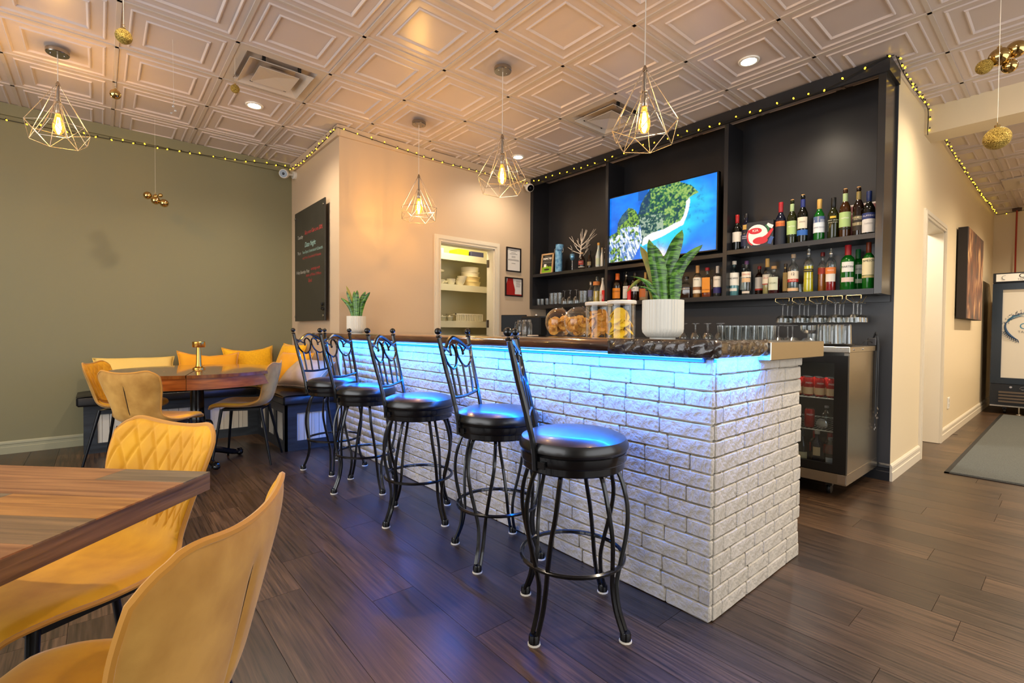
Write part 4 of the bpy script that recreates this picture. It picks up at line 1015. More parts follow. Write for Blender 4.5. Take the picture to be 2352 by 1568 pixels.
# ------------------------------------------------------------------ television
tv = empty('television', (4.20, 2.6975, 2.17), 0, 'wide flat television showing an island coast between the shelving bays', 'television')
TW, TH = 1.206, .708
ob('casing', MB().cbox(-.02, .03, -TW/2, TW/2, -TH/2, TH/2, .004), mat('tv_black', '#08080a', .3), tv, smooth=0)
ob('wall_mount', MB().box(.03, .22, -.15, .15, -.1, .1), BLACKP, tv, smooth=0)
def fbm(x, y, o=4):
    v = 0; a = .5; f_ = 1
    for _ in range(o): v += a*mnoise.noise(Vector((x*f_, y*f_, 3.7))); f_ *= 2.1; a *= .5
    return v
def mixc(a, b, t): t = max(0, min(1, t)); return tuple(x+(y-x)*t for x, y in zip(a, b))
def sm(a, b, x): t = max(0, min(1, (x-a)/(b-a))); return t*t*(3-2*t)
HILL = [(.31, .70), (.327, .80), (.37, .908), (.413, .985), (.45, 1.06), (.66, 1.06), (.705, .985), (.79, .91), (.856, .794), (.78, .756), (.753, .71), (.743, .594), (.73, .52), (.705, .46), (.65, .436), (.553, .38), (.435, .356), (.36, .30), (.353, .2), (.31, .25), (.29, .6)]
HEAD = [(-.05, .40), (.0, .418), (.083, .465), (.09, .59), (.132, .70), (.207, .796), (.272, .745), (.305, .66), (.335, .43), (.345, .27), (.305, .14), (.25, -.02), (-.05, -.05)]
BEACH = [(.78, .756), (.753, .71), (.743, .594), (.73, .52), (.705, .46), (.65, .436), (.553, .38), (.435, .356), (.36, .30), (.345, .19), (.364, .195), (.435, .23), (.553, .284), (.65, .348), (.73, .395), (.753, .485), (.775, .595), (.786, .70)]
def inside(P, x, y):
    r = False; j = len(P)-1
    for i in range(len(P)):
        if (P[i][1] > y) != (P[j][1] > y) and x < (P[j][0]-P[i][0])*(y-P[i][1])/(P[j][1]-P[i][1])+P[i][0]: r = not r
        j = i
    return r
def picture(s, t):
    """island seen from the air; s left to right, t bottom to top"""
    n = fbm(s*5, t*4); n2 = fbm(s*24+9, t*15, 4); n3 = fbm(s*60+3, t*38, 3)
    ss, tt_ = s+.012*n2, t+.016*n2
    c = mixc((.0, .09, .60), (.005, .26, .95), sm(-.4, .5, s*.5-(1-t)*.25+n*.8))
    # turquoise shallows right of the beach
    d = min(abs(s-a_)*1.0+abs(t-b_)*.9 for a_, b_ in BEACH[10:])
    if s > .33: c = mixc((.02, .62, .78), c, sm(.0, .30, d+n*.25)); c = mixc(c, (.0, .16, .45), .55*sm(.08, .30, n2+.3*n-.05)*sm(.4, .12, d))
    if .30 < s < .40 and t > .86: c = mixc(c, (.0, .08, .35), .8)
    if inside(HILL, ss, tt_):
        k = sm(.2, .8, .5+n2*1.2+n3*1.1+(s-.5)*.7); c = mixc((.0, .05, .07), (.06, .27, .06), k); c = mixc(c, (.30, .46, .12), sm(.78, 1.1, k+n3*.5))
        if s < .55 and t < .62 and n2+n3 > .05: c = mixc(c, (.35, .42, .40), .7)
        if s < .42 and t > .66: c = mixc(c, (.0, .04, .14), .6)
    if inside(BEACH, s+.004*n3, t+.006*n2): c = (.80, .78, .80)
    if inside(HEAD, ss, tt_):
        st = fbm(s*55+t*14, t*9+3, 4)
        k = sm(.25, .75, .5+st*1.5+n3*.5); c = mixc((.07, .20, .48), (.78, .86, .93), k)
        if tt_ > .52-.25*abs(s-.2)+.25*n2 and s < .33 or n2 > .17 or (s < .12 and n2 > .02): c = mixc((.005, .06, .05), (.22, .42, .06), sm(.25, .75, .5+n3*1.5))
        if s < .2 and t > .58+(s-.09)*1.0-.06: c = mixc(c, (.0, .05, .16), .75)
    return c
GW, GH = 230, 134
scm = MB().grid(lambda i, j: (-.0212, TW/2-.012-i*(TW-.024), -TH/2+.014+j*(TH-.026)), GW, GH)
scr = scm.mesh('screen', 0); ca = scr.color_attributes.new('pic', 'FLOAT_COLOR', 'POINT')
cols = []
for j in range(GH+1):
    for i in range(GW+1):
        c = picture(i/GW, j/GH); cols += [c[0], c[1], c[2], 1]
ca.data.foreach_set('color', cols)
ms = bpy.data.materials.new('screen_picture'); ms.use_nodes = True; N = ms.node_tree.nodes; L = ms.node_tree.links
b = N['Principled BSDF']; at = N.new('ShaderNodeAttribute'); at.attribute_name = 'pic'; b.inputs['Base Color'].default_value = (.01, .01, .01, 1); b.inputs['Roughness'].default_value = .15
L.new(at.outputs['Color'], b.inputs['Emission Color']); b.inputs['Emission Strength'].default_value = .95; ms.cycles.emission_sampling = 'NONE'
ob('screen', scr, ms, tv)
# ------------------------------------------------------------------ bottles
GLS = {
 'dark': mat('dark_wine_glass', '#0b0d08', .08, coat=.3), 'olive': mat('olive_wine_glass', '#1f2208', .08, coat=.3), 'amber': mat('amber_glass', '#3a1f06', .08, coat=.3),
 'green': mat('green_glass', '#0d5a16', .08, coat=.3), 'brown': mat('brown_glass', '#1c0d05', .08, coat=.3), 'navy': mat('navy_glass', '#101426', .1, coat=.3),
 'clear': thin_glass('bottle_clear', (.88, .93, .93, 1), .16), 'aqua': thin_glass('bottle_aqua', (.66, .86, .88, 1), .16), 'frost': mat('frosted_glass', '#b9c6c4', .35), 'white': mat('white_bottle', '#ddd8cc', .3)}
def liq(c): return mat('liquid_'+c, c, .08, coat=.2)
CAPS = {}
def capm(c, metal=0): return mat('cap_'+c+('m' if metal else ''), c, .35, .9 if metal else 0)
def prof_(kind, H, R):
    if kind == 'wine': P = [(0, 0), (.93, 0), (1, .02), (1, .58), (.93, .63), (.68, .69), (.44, .74), (.38, .79), (.37, .93), (.43, .935), (.43, .96), (.38, .965), (.38, .985), (0, .985)]
    elif kind == 'slope': P = [(0, 0), (.93, 0), (1, .02), (1, .45), (.9, .55), (.6, .68), (.4, .78), (.36, .94), (.42, .945), (.42, .97), (.36, .985), (0, .985)]
    elif kind == 'spirit': P = [(0, 0), (.94, 0), (1, .02), (1, .60), (.96, .66), (.8, .715), (.5, .76), (.36, .79), (.35, .90), (.40, .905), (.40, .93), (.36, .94), (.36, .985), (0, .985)]
    elif kind == 'squat': P = [(0, 0), (.9, 0), (1, .04), (1.02, .35), (.96, .58), (.75, .68), (.45, .74), (.33, .78), (.33, .92), (.38, .93), (.38, .985), (0, .985)]
    elif kind == 'flare': P = [(0, 0), (.95, 0), (1, .02), (.96, .25), (.92, .50), (1, .60), (.95, .68), (.6, .75), (.38, .79), (.36, .92), (.4, .93), (.4, .985), (0, .985)]
    else: P = [(0, 0), (1, 0), (1, .985), (0, .985)]
    return [(r*R, z*H) for r, z in P]
def bottle(x, y, z, H, R, kind, glass, cap, ck, labels, texts, label, liquid=None, rz=.22, n=20, sq=False, grp='bottles on the back bar shelves'):
    r = empty('bottle', (x, y, z), rz, label, 'bottle', grp)
    P = prof_(kind, H, R)
    if sq: n = 4
    fl_ = None
    def body_mb(PP, nn): 
        m_ = MB().lathe(PP, nn)
        if sq:
            m_ = MB().lathe(PP, 16, flute=lambda a, zz: min(1/max(abs(cos(a)), abs(sin(a))), 1.25) if zz < .7*H else 1)
        return m_
    g = ob('glass_body', body_mb(P, n), GLS[glass], r, smooth=50)
    if liquid:
        lv = liquid[1]; Q = [(max(a-.003, 0), min(max(zz, .004), lv*H)) for a, zz in P if zz < lv*H]; Q.append((Q[-1][0], lv*H)); Q.append((0, lv*H))
        ob('liquid', body_mb(Q, n), liq(liquid[0]), r, smooth=50)
    cm = None
    if ck == 'capsule': ob('capsule', MB().lathe([(.385*R, .765*H), (.445*R, .775*H), (.45*R, .99*H), (.42*R, H), (0, H)], 14, cap=False), capm(cap), r)
    elif ck == 'screw': ob('cap', MB().lathe([(0, .90*H), (.45*R, .90*H), (.46*R, .99*H), (.43*R, H), (0, H)], 14), capm(cap), r)
    elif ck == 'cork':
        ob('capsule', MB().lathe([(.385*R, .73*H), (.445*R, .74*H), (.45*R, .90*H), (.38*R, .905*H)], 14, cap=False), capm(cap), r)
        ob('cork', MB().lathe([(0, .88*H), (.32*R, .88*H), (.35*R, H), (.3*R, 1.005*H), (0, 1.005*H)], 12), mat('cork', '#c79a62', .85, bump=(200, .5, .002)), r)
    elif ck == 'pour':
        ob('pourer', MB().lathe([(0, .86*H), (.42*R, .86*H), (.42*R, .885*H), (.3*R, .89*H), (.2*R, .93*H), (.12*R, .97*H), (.1*R, 1.0*H), (0, H)], 12), capm(cap, 1), r)
    elif ck == 'ball': ob('stopper', MB().lathe([(0, .84*H), (.55*R, .84*H), (.6*R, .87*H), (.6*R, .98*H), (.5*R, H), (0, H)], 16), capm(cap, 1), r)
    for (z0, z1, c, arc) in labels:
        lm_ = mat('label_'+c, c, .55); RR = R+.0008; a2 = math.radians(arc)/2
        o = ob('label', MB().grid(lambda i, j: ((-RR*(1.02 if not sq else 1.0)*cos(lerp(-a2, a2, i)), -RR*(1.02 if not sq else 1.0)*sin(lerp(-a2, a2, i)), lerp(z0, z1, j)*H) if not sq else (-RR-.0005, lerp(.8, -.8, i)*R, lerp(z0, z1, j)*H)), 12, 2, True), lm_, r, smooth=70, fix=False)
    for (tx, zf, sz, c) in texts:
        lettering(tx, sz, mat('print_'+c, c, .6), r, (-R*1.02-.0022 if not sq else -R-.0025, 0, zf*H), (0, -1, 0), (0, 0, 1), bend=0 if sq else R*1.02+.0022, fit=R*2.3)
    return r
XA, XH = 4.255, 4.35
g_ = 'wine bottles on the right middle shelf'
bottle(XA, 1.955, ZM, .318, .037, 'wine', 'dark', '#a01a1c', 'capsule', [(.25, .52, '#d6cfc4', 150)], [('....', .40, .012, '#8a8078')], 'dark wine bottle with red capsule and white label, leftmost on the right middle shelf', grp=g_)
bottle(XH, 1.93, ZM, .325, .018, 'cyl', 'clear', '#d8d8d0', 'screw', [], [], 'thin clear bottle standing behind the red capped wine bottle', grp=g_)
bottle(4.25, 1.875, ZM, .312, .040, 'spirit', 'navy', '#15151a', 'screw', [(.10, .42, '#1b2342', 160), (.55, .68, '#b9944a', 60)], [('DAMSON', .36, .013, '#d8d8e0'), ('BLENDED', .31, .012, '#d8d8e0')], 'dark navy bottle with gold emblem beside the red and white ball box', grp=g_)
bottle(XA, 1.60, ZM, .358, .039, 'wine', 'navy', '#a3202a', 'capsule', [(.02, .56, '#1d2230', 200), (.44, .56, '#c1602a', 110)], [('FANTASIA', .53, .013, '#e9c06a')], 'dark bottle with red capsule and orange artwork beside the ball box', grp=g_)
bottle(XA, 1.515, ZM, .362, .035, 'wine', 'olive', '#a9c08c', 'cork', [(.22, .52, '#a8c47e', 150), (.17, .20, '#1a2410', 150)], [('capVieja', .40, .016, '#f4f4ea')], 'green labelled wine bottle with a cork beside the red capsuled dark bottle', grp=g_)
bottle(XA, 1.437, ZM, .386, .037, 'wine', 'dark', '#26337a', 'cork', [(.30, .53, '#ddd2bd', 120), (.16, .27, '#2f64b4', 150)], [('SANTI', .43, .015, '#4a4540')], 'wine bottle with blue capsule, cork and round cream label', grp=g_)
bottle(XA, 1.32, ZM, .326, .038, 'wine', 'green', '#c8a154', 'capsule', [(.20, .58, '#dfe4ea', 165), (.44, .58, '#2e63b6', 165)], [('DOMAINE TARIQUET', .32, .011, '#3a4a70')], 'green wine bottle with gold cap and blue and white label', grp=g_)
bottle(XA, 1.226, ZM, .319, .037, 'wine', 'olive', '#121212', 'capsule', [(.50, .55, '#d7b13c', 60)], [('PINOT GRIGIO', .45, .012, '#cfcbbd'), ('DELLE VENEZIE', .40, .010, '#cfcbbd')], 'dark olive wine bottle with black capsule and small gold emblem', grp=g_)
bottle(XA, 1.150, ZM, .370, .037, 'wine', 'amber', '#a9c08c', 'cork', [(.22, .52, '#a8c47e', 150), (.17, .20, '#1a2410', 150)], [('capVieja', .40, .016, '#f4f4ea')], 'amber wine bottle with green label and cork before the burgundy poster', grp=g_)
bottle(XA, 1.066, ZM, .366, .035, 'wine', 'brown', '#8a7a48', 'cork', [(.12, .42, '#2a241c', 170), (.36, .40, '#b8ab84', 150), (.22, .28, '#a89c78', 150)], [('GRAN PASSO', .34, .011, '#d8cfae')], 'black wine bottle with ornate label and a crooked cork', grp=g_)
bottle(4.245, 1.000, ZM, .318, .038, 'wine', 'dark', '#1c2c5e', 'capsule', [(.06, .36, '#d5d2cf', 170), (.36, .50, '#27356e', 170)], [('RUFFINO', .43, .019, '#c8c8d6'), ('Lumina', .26, .018, '#8a8886')], 'wine bottle with navy cap and navy and white label, rightmost on the shelf', grp=g_)
g_ = 'spirit bottles on the right bottom shelf'
bottle(XA, 1.975, ZB, .308, .041, 'spirit', 'aqua', '#d8d2c4', 'screw', [(.30, .66, '#dedbd0', 170), (.14, .22, '#d5cfc4', 90)], [('BACARDI', .50, .020, '#3a3030')], 'clear aqua rum bottle with white cap and red seal on a white label', ('#8fb4b6', .5), grp=g_)
bottle(XH, 1.935, ZB, .293, .030, 'spirit', 'clear', '#131313', 'pour', [(.2, .6, '#cfd4cc', 120)], [], 'clear bottle with a dark pourer behind the aqua rum bottle', grp=g_)
bottle(XA, 1.868, ZB, .298, .037, 'spirit', 'clear', '#5b3b6a', 'screw', [(.52, .68, '#e2d6c2', 150), (.38, .50, '#d9b48a', 120), (.06, .12, '#d8ccbc', 100)], [('GORDONS', .60, .016, '#c0522a')], 'clear gin bottle with purple cap and orange lettering', grp=g_)
bottle(XH, 1.80, ZB, .254, .033, 'spirit', 'brown', '#8a1a20', 'screw', [(.24, .62, '#d6cfc6', 150), (.18, .24, '#b03a30', 150)], [], 'short dark bottle with red cap and white label next to the clear gin bottle', grp=g_)
bottle(4.30, 1.715, ZB, .306, .036, 'wine', 'clear', '#c8a25a', 'capsule', [(.30, .56, '#e0d8c4', 150), (.28, .31, '#b5352c', 150)], [('LILLET', .46, .020, '#b5352c')], 'pale aperitif bottle with gold cap and red lettering', ('#c9b878', .56), grp=g_)
bottle(XA, 1.645, ZB, .232, .045, 'squat', 'clear', '#c79a62', 'screw', [(.14, .60, '#c9cdb4', 95)], [('SOURS', .38, .018, '#5a6a4a')], 'squat clear bottle with oval pale green label and dark red liquid', ('#4a1016', .55), grp=g_)
bottle(XA, 1.555, ZB, .242, .027, 'slope', 'brown', '#2a2018', 'screw', [(.08, .70, '#7a6432', 70)], [('O', .85, .016, '#d8c27a')], 'slim dark bottle with a gold vertical label', grp=g_)
bottle(XA, 1.498, ZB, .313, .038, 'spirit', 'clear', '#a8957e', 'screw', [(.36, .56, '#e2d6c0', 150), (.28, .36, '#b3302a', 150), (.05, .13, '#dcb58a', 160)], [('12', .48, .030, '#2a2622'), ('OUZO', .32, .018, '#f0e6d8')], 'clear bottle marked 12 with red band on its label', ('#5a6a72', .28), grp=g_)
gl = empty('shot_glass', (4.27, 1.447, ZB), 0, 'small clear glass between the ouzo and the yellow liqueur', 'glass'); ob('wall', MB().lathe([(0, .002), (.022, .002), (.026, .07), (.0245, .07), (.021, .008), (0, .008)], 16), CLEARP, gl); ob('base', MB().lathe([(0, 0), (.022, 0), (.022, .008), (0, .008)], 16), CLEARP, gl)
bottle(XA, 1.388, ZB, .345, .037, 'flare', 'clear', '#b9b4aa', 'pour', [(.46, .53, '#1d1a16', 120)], [('Limoncello', .495, .014, '#e8d24a'), ('AMALFI', .3, .014, '#a8960a')], 'bright yellow liqueur bottle with a metal pourer', ('#d8c808', .60), grp=g_)
bottle(4.30, 1.305, ZB, .310, .032, 'spirit', 'clear', '#6b1218', 'screw', [(.45, .60, '#b03a2a', 120)], [], 'amber liqueur bottle with dark red cap behind the red one', ('#b0641c', .62), grp=g_)
bottle(XA, 1.235, ZB, .328, .036, 'spirit', 'clear', '#c4bfb6', 'pour', [(.22, .40, '#ddd6ce', 110), (.40, .55, '#d77a3a', 130)], [('PEACH', .48, .014, '#f4e6d8')], 'red liqueur bottle with metal pourer and white label', ('#a8141c', .52), grp=g_)
bottle(XA, 1.125, ZB, .338, .047, 'spirit', 'green', '#a3202a', 'capsule', [(.40, .62, '#dfe0dc', 95), (.18, .28, '#d9c4bb', 100)], [('MARTINI', .51, .021, '#1c1c1c')], 'large green vermouth bottle with red cap and round white label', grp=g_)
bottle(XH, 1.085, ZB, .312, .038, 'spirit', 'green', '#1a6a3c', 'capsule', [(.40, .62, '#c9d0c6', 95), (.18, .28, '#b9c9b0', 100)], [('MARTINI', .51, .017, '#2a3a2a')], 'green vermouth bottle with green cap behind the larger one', grp=g_)
bottle(4.245, .995, ZB, .340, .037, 'spirit', 'green', '#6a2a14', 'capsule', [(.30, .66, '#e2d8b0', 165), (.24, .29, '#b8ab72', 165)], [('JAMESON', .60, .021, '#2a2a1a')], 'green whiskey bottle with cream label, rightmost on the bottom shelf', grp=g_)
g_ = 'bottles under the television'
bottle(4.27, 2.44, ZB, .21, .053, 'squat', 'clear', '#1a120c', 'screw', [], [('WOODFORD', .42, .014, '#d8cbb8')], 'square whiskey decanter behind the large snake plant', ('#3a1c0a', .5), sq=True, grp=g_)
bottle(XA, 2.318, ZB, .302, .038, 'spirit', 'clear', '#c8955a', 'capsule', [(.34, .62, '#e0dccc', 165), (.24, .33, '#8a5a36', 165), (.14, .24, '#dcd6c6', 165)], [('SPICED', .56, .016, '#3a3430')], 'rum bottle with white and brown label under the television', ('#a8743a', .64), grp=g_)
bottle(XA, 2.222, ZB, .274, .043, 'squat', 'clear', '#a3202a', 'screw', [(.16, .66, '#d88a1c', 110)], [('BOURBON', .25, .013, '#4a1c08')], 'amber bottle with orange label and red cap under the television', ('#8a3a0c', .40), sq=True, grp=g_)
bottle(XH, 2.165, ZB, .274, .028, 'spirit', 'clear', '#a3202a', 'screw', [(.3, .66, '#d8d2c8', 150)], [], 'red capped bottle behind the white capped tequila under the television', grp=g_)
bottle(4.245, 2.120, ZB, .278, .034, 'spirit', 'clear', '#d8d4cc', 'capsule', [(.32, .66, '#dcd6ca', 160), (.12, .30, '#2a2a66', 160)], [('Cuervo', .56, .018, '#3a3430')], 'clear tequila bottle with white cap and navy band beside the divider', grp=g_)
bottle(XA, 3.235, ZB, .306, .052, 'spirit', 'brown', '#d8641c', 'capsule', [(.12, .48, '#d8821c', 110)], [('SULIVAN', .36, .024, '#3a1406')], 'dark rum bottle with orange capsule and orange label under the television', grp=g_)
bottle(XH, 3.185, ZB, .262, .024, 'wine', 'dark', '#b8352c', 'capsule', [], [], 'slim dark bottle with red capsule behind the orange labelled rum', grp=g_)
bottle(XA, 3.120, ZB, .312, .034, 'wine', 'dark', '#c8c6c0', 'pour', [(.10, .52, '#d9d5cc', 150)], [('RESERVE', .45, .012, '#5a5650')], 'dark bottle with grey pourer and white label under the television', grp=g_)
bottle(XH, 3.075, ZB, .250, .024, 'wine', 'dark', '#5a1418', 'capsule', [], [], 'slim dark bottle with maroon capsule at the back under the television', grp=g_)
bottle(XA, 3.010, ZB, .297, .044, 'spirit', 'brown', '#1a1410', 'screw', [(.34, .50, '#d8d3ca', 150)], [('RUM', .42, .016, '#3a3430')], 'broad dark bottle with gold neck ring behind the red spray can', grp=g_)
bottle(XH, 2.95, ZB, .304, .030, 'wine', 'dark', '#c8964a', 'capsule', [], [], 'dark bottle with gold capsule half hidden by the snake plant', grp=g_)
bottle(XA, 2.905, ZB, .215, .046, 'squat', 'clear', '#1a1410', 'screw', [(.16, .56, '#a85a24', 90)], [], 'round bottle with brown oval emblem beside the snake plant', ('#b8926a', .45), grp=g_)
sp = empty('red_spray_bottle', (4.19, 3.035, ZB), 0, 'narrow bright red container standing before the dark bottles', 'container'); ob('can', MB().lathe([(0, 0), (.019, 0), (.02, .006), (.02, .115), (.014, .128), (.014, .14)], 16), mat('red_lacquer', '#c81818', .25), sp); ob('cap', MB().lathe([(0, .14), (.012, .14), (.012, .16), (0, .162)], 14), mat('red_cap', '#8a0e0e', .3), sp)
rc = empty('red_drink_can', (4.19, 3.365, ZB), 0, 'red tin standing in front of the first divider on the bottom shelf', 'can'); ob('tin', MB().lathe([(0, 0), (.022, 0), (.024, .005), (.024, .125), (.021, .13), (0, .13)], 20), mat('red_tin', '#c41a16', .3), rc); lettering('MALT', .02, mat('print_white', '#e8e4dc', .5), rc, (-.0255, 0, .06), (0, 0, 1), (0, 1, 0))
g_ = 'bottles on the left bottom shelf'
bottle(XA, 3.605, ZB, .248, .032, 'squat', 'clear', '#9a9690', 'ball', [(.3, .6, '#5a5f80', 120)], [], 'clear bottle with big silver stopper on the left bottom shelf', grp=g_)
bottle(XA, 3.520, ZB, .300, .040, 'slope', 'clear', '#8a8a88', 'pour', [(.66, .80, '#c87a3a', 200)], [], 'tall gold tinted bottle with orange neck band on the left bottom shelf', ('#c8a848', .45), grp=g_)
bottle(XH, 3.470, ZB, .243, .026, 'wine', 'green', '#c8a04a', 'capsule', [], [], 'small green bottle with gold capsule on the left bottom shelf', grp=g_)
bottle(4.23, 3.415, ZB, .276, .034, 'slope', 'white', '#b8b2a6', 'pour', [(.1, .4, '#cfc9be', 150)], [('CREAM', .3, .014, '#8a3a2a')], 'pale frosted bottle beside the first divider on the bottom shelf', grp=g_)
g_ = 'bottles beside the twig tree'
bottle(4.22, 3.715, ZM, .197, .038, 'squat', 'brown', '#b89a78', 'screw', [(.26, .50, '#8a2a22', 110), (.12, .16, '#cfc6b6', 160)], [('RESERVA', .40, .012, '#e8d8c0')], 'round dark bottle with red label at the foot of the twig tree', grp=g_)
bottle(4.27, 3.640, ZM, .214, .028, 'slope', 'brown', '#14100c', 'capsule', [(.2, .4, '#8a7a5a', 120)], [], 'slim dark bottle right of the round red labelled one', grp=g_)
bottle(4.30, 3.535, ZM, .292, .034, 'slope', 'frost', '#d8a04a', 'screw', [(.1, .5, '#c9c2c6', 150)], [], 'tall pale bottle with gold cap beside the twig tree', grp=g_)
bottle(4.22, 3.475, ZM, .206, .025, 'slope', 'frost', '#cfd4c4', 'screw', [(.15, .5, '#b9c4a8', 150)], [], 'small pale green miniature on the left middle shelf', grp=g_)
bottle(4.30, 3.440, ZM, .249, .024, 'wine', 'dark', '#c8c8c4', 'pour', [], [], 'slim dark bottle with clear stopper near the first divider', grp=g_)
bottle(4.20, 3.405, ZM, .209, .017, 'slope', 'white', '#c8a878', 'screw', [], [], 'very slim pale bottle touching the first divider', grp=g_)
# ------------------------------------------------------------------ other things on the shelves
# box with a ball design
bx_ = empty('ball_box', (4.27, 1.755, ZM), .12, 'black carton with red and white ball graphic among the wine bottles', 'box')
BXB = mat('carton_black', '#15161a', .35); ob('carton', MB().cbox(-.055, .055, -.105, .105, 0, .225, .002), BXB, bx_, smooth=0)
WHT = mat('ball_white', '#e4e0da', .3); RED = mat('ball_red', '#c01220', .3); GRN = mat('ball_green', '#1c6a3a', .3); BLU = mat('ball_blue', '#2a4a8a', .3)
def swoosh(P, w_, m_, nm, d=.0560):
    S = spline(P, 6); mb = MB(); V = []
    for k, p in enumerate(S):
        a = S[max(k-1, 0)]; b = S[min(k+1, len(S)-1)]; v = Vector((b[0]-a[0], b[1]-a[1])).normalized(); n_ = Vector((-v.y, v.x))*(w_ if isinstance(w_, float) else lerp(w_[0], w_[1], k/(len(S)-1)))
        V += [(-d, p[0]+n_.x, p[1]+n_.y), (-d, p[0]-n_.x, p[1]-n_.y)]
    mb.add(V, [(2*k, 2*k+1, 2*k+3, 2*k+2) for k in range(len(S)-1)]); ob(nm, mb, m_, bx_, smooth=0, fix=False)
def blob(cx, cz, rx, rz, m_, nm, d): ob(nm, MB().add([(-d, cx+rx*cos(k*pi/12), cz+rz*sin(k*pi/12)) for k in range(24)], [tuple(range(24))]), m_, bx_, smooth=0, fix=False)
blob(.02, .112, .083, .086, WHT, 'white_panel', .0556)
blob(.035, .146, .052, .026, RED, 'red_panel', .0562); blob(-.005, .062, .058, .030, RED, 'red_panel', .0562)
swoosh([(-.03, .075), (-.06, .095), (-.085, .13), (-.10, .15)], (.018, .008), RED, 'red_stripe', .0564)
swoosh([(.085, .16), (.095, .11), (.085, .06), (.055, .03)], .006, RED, 'red_stripe', .0564)
swoosh([(-.045, .185), (-.066, .16), (-.062, .13)], .006, GRN, 'green_stripe', .0566); swoosh([(-.055, .19), (-.08, .175), (-.10, .165)], .014, WHT, 'white_stripe', .0558); swoosh([(-.075, .028), (-.085, .06), (-.098, .085)], .014, BLU, 'blue_patch', .0558)
lettering('KIA', .030, mat('print_white', '#e8e4dc', .5), bx_, (-.0575, .033, .148), (0, -1, 0), (0, 0, 1))
lettering('5', .024, mat('print_white', '#e8e4dc', .5), bx_, (-.0568, .088, .014), (0, -1, 0), (0, 0, 1))
# burgundy poster behind the bottles
po = empty('wine_poster', (4.41, 1.09, ZM), 0, 'burgundy wine poster leaning behind the bottles at the right', 'poster')
ob('sheet', MB().box(-.004, .0, -.125, .125, 0, .275), mat('poster_white', '#d4cac6', .5), po, smooth=0); ob('print_area', MB().box(-.0052, -.004, -.122, .105, .0, .262), mat('poster_burgundy', '#7a4348', .5), po, smooth=0)
lettering('Leggenda di', .020, mat('poster_ink', '#e8dcd6', .5), po, (-.0062, 0, .238), (0, -1, 0), (0, 0, 1)); lettering('ROSSO MONTE', .026, mat('poster_ink', '#e8dcd6', .5), po, (-.0062, 0, .205), (0, -1, 0), (0, 0, 1), fit=.2)
# inspected sign
sg = empty('inspected_sign', (4.245, 4.315, ZM), -.12, 'wood framed green and black sign reading INSPECTED', 'sign'); sg.rotation_euler = (0, .12, .10)
OAKF = mat('light_oak_frame', '#b8946a', .5); a, b2 = .098, .262
ob('frame', MB().box(-.01, .008, -a, -a+.02, 0, b2).box(-.01, .008, a-.02, a, 0, b2).box(-.01, .008, -a, a, 0, .02).box(-.01, .008, -a, a, b2-.02, b2), OAKF, sg, smooth=0)
ob('panel', MB().box(-.004, .004, -a+.02, a-.02, .02, b2-.02), mat('sign_black', '#2a2824', .45), sg, smooth=0)
ob('green_field', MB().prism([(-.078, .02), (.078, .02), (.078, .085), (.04, .102), (0, .107), (-.04, .102), (-.078, .085)], 0, .001, lambda p: (-.0042-p[2], p[0], p[1])), mat('sign_green', '#7ea81e', .45), sg, smooth=0)
SW_ = mat('sign_white', '#ebe7dc', .5)
lettering('INSPECTED', .032, SW_, sg, (-.0056, 0, .195), (0, -1, 0), (0, 0, 1), thick=.0012, fit=.135)
ob('print_line', MB().box(-.0054, -.004, -.045, .045, .222, .226).box(-.0054, -.004, -.06, .06, .168, .171).box(-.0054, -.004, -.07, .07, .150, .153).box(-.0054, -.004, -.07, .07, .141, .144), mat('sign_grey', '#8a877c', .5), sg, smooth=0)
ob('seal', MB().prism([(-.03+.017*cos(k*pi/10), .108+.017*sin(k*pi/10)) for k in range(20)], 0, .001, lambda p: (-.0056-p[2], p[0], p[1])), mat('sign_black', '#2a2824', .45), sg, smooth=0)
ob('blank_square', MB().box(-.0056, -.0044, .012, .05, .09, .128), SW_, sg, smooth=0)
ob('badge', MB().prism([(.045*cos(k*pi/10)*(1 if True else 1), .058+.012*sin(k*pi/10)) for k in range(20)], 0, .001, lambda p: (-.0060-p[2], p[0], p[1])), mat('sign_black', '#2a2824', .45), sg, smooth=0)
# blue gift tube
gt = empty('blue_gift_tube', (4.25, 4.11, ZM), 0, 'tall blue patterned gift tube with a lid and ring handles', 'tube box')
BLT = mat('blue_marbled_paper', '#7fb0d0', .5, noise=(22, 1.0), col2='#2c6a9c')
ob('tube', MB().lathe([(0, 0), (.043, 0), (.044, .27), (.04, .28)], 24), BLT, gt); ob('lid', MB().lathe([(.0, .275), (.047, .275), (.048, .28), (.048, .335), (.046, .34), (0, .34)], 24).xf(Matrix.Translation((0, .006, 0)) @ Matrix.Rotation(.06, 4, 'X')), BLT, gt)
for s in (-1, 1): ob('ring', MB().tube([(.0, s*(.05+.014*(1-cos(k*2*pi/16))*.8), .27+.03*sin(k*2*pi/16)) for k in range(16)], .0025, 5, True), mat('ring_silver', '#b8bcc0', .3, .9), gt)
# blue goblet with a silver figure
gb = empty('blue_goblet', (4.22, 3.862, ZM), 0, 'iridescent blue goblet on a thin silver stem', 'goblet')
ob('bowl', MB().lathe([(0, .12), (.015, .122), (.027, .145), (.030, .17), (.026, .195), (.024, .195), (.026, .17), (.02, .145), (0, .13)], 18), mat('blue_mercury_glass', '#6b9cc0', .15, .7), gb); ob('stem', MB().lathe([(0, 0), (.026, 0), (.022, .004), (.005, .01), (.0045, .12), (0, .12)], 14), mat('silver_stem', '#aeb4b8', .2, .9), gb)
ob('twist', MB().tube(spline([(0, 0, .15), (.008, .01, .2), (-.005, -.006, .23), (.006, .012, .262)], 5), [.008]*15+[.003], 7), mat('silver_stem', '#aeb4b8', .2, .9), gb)
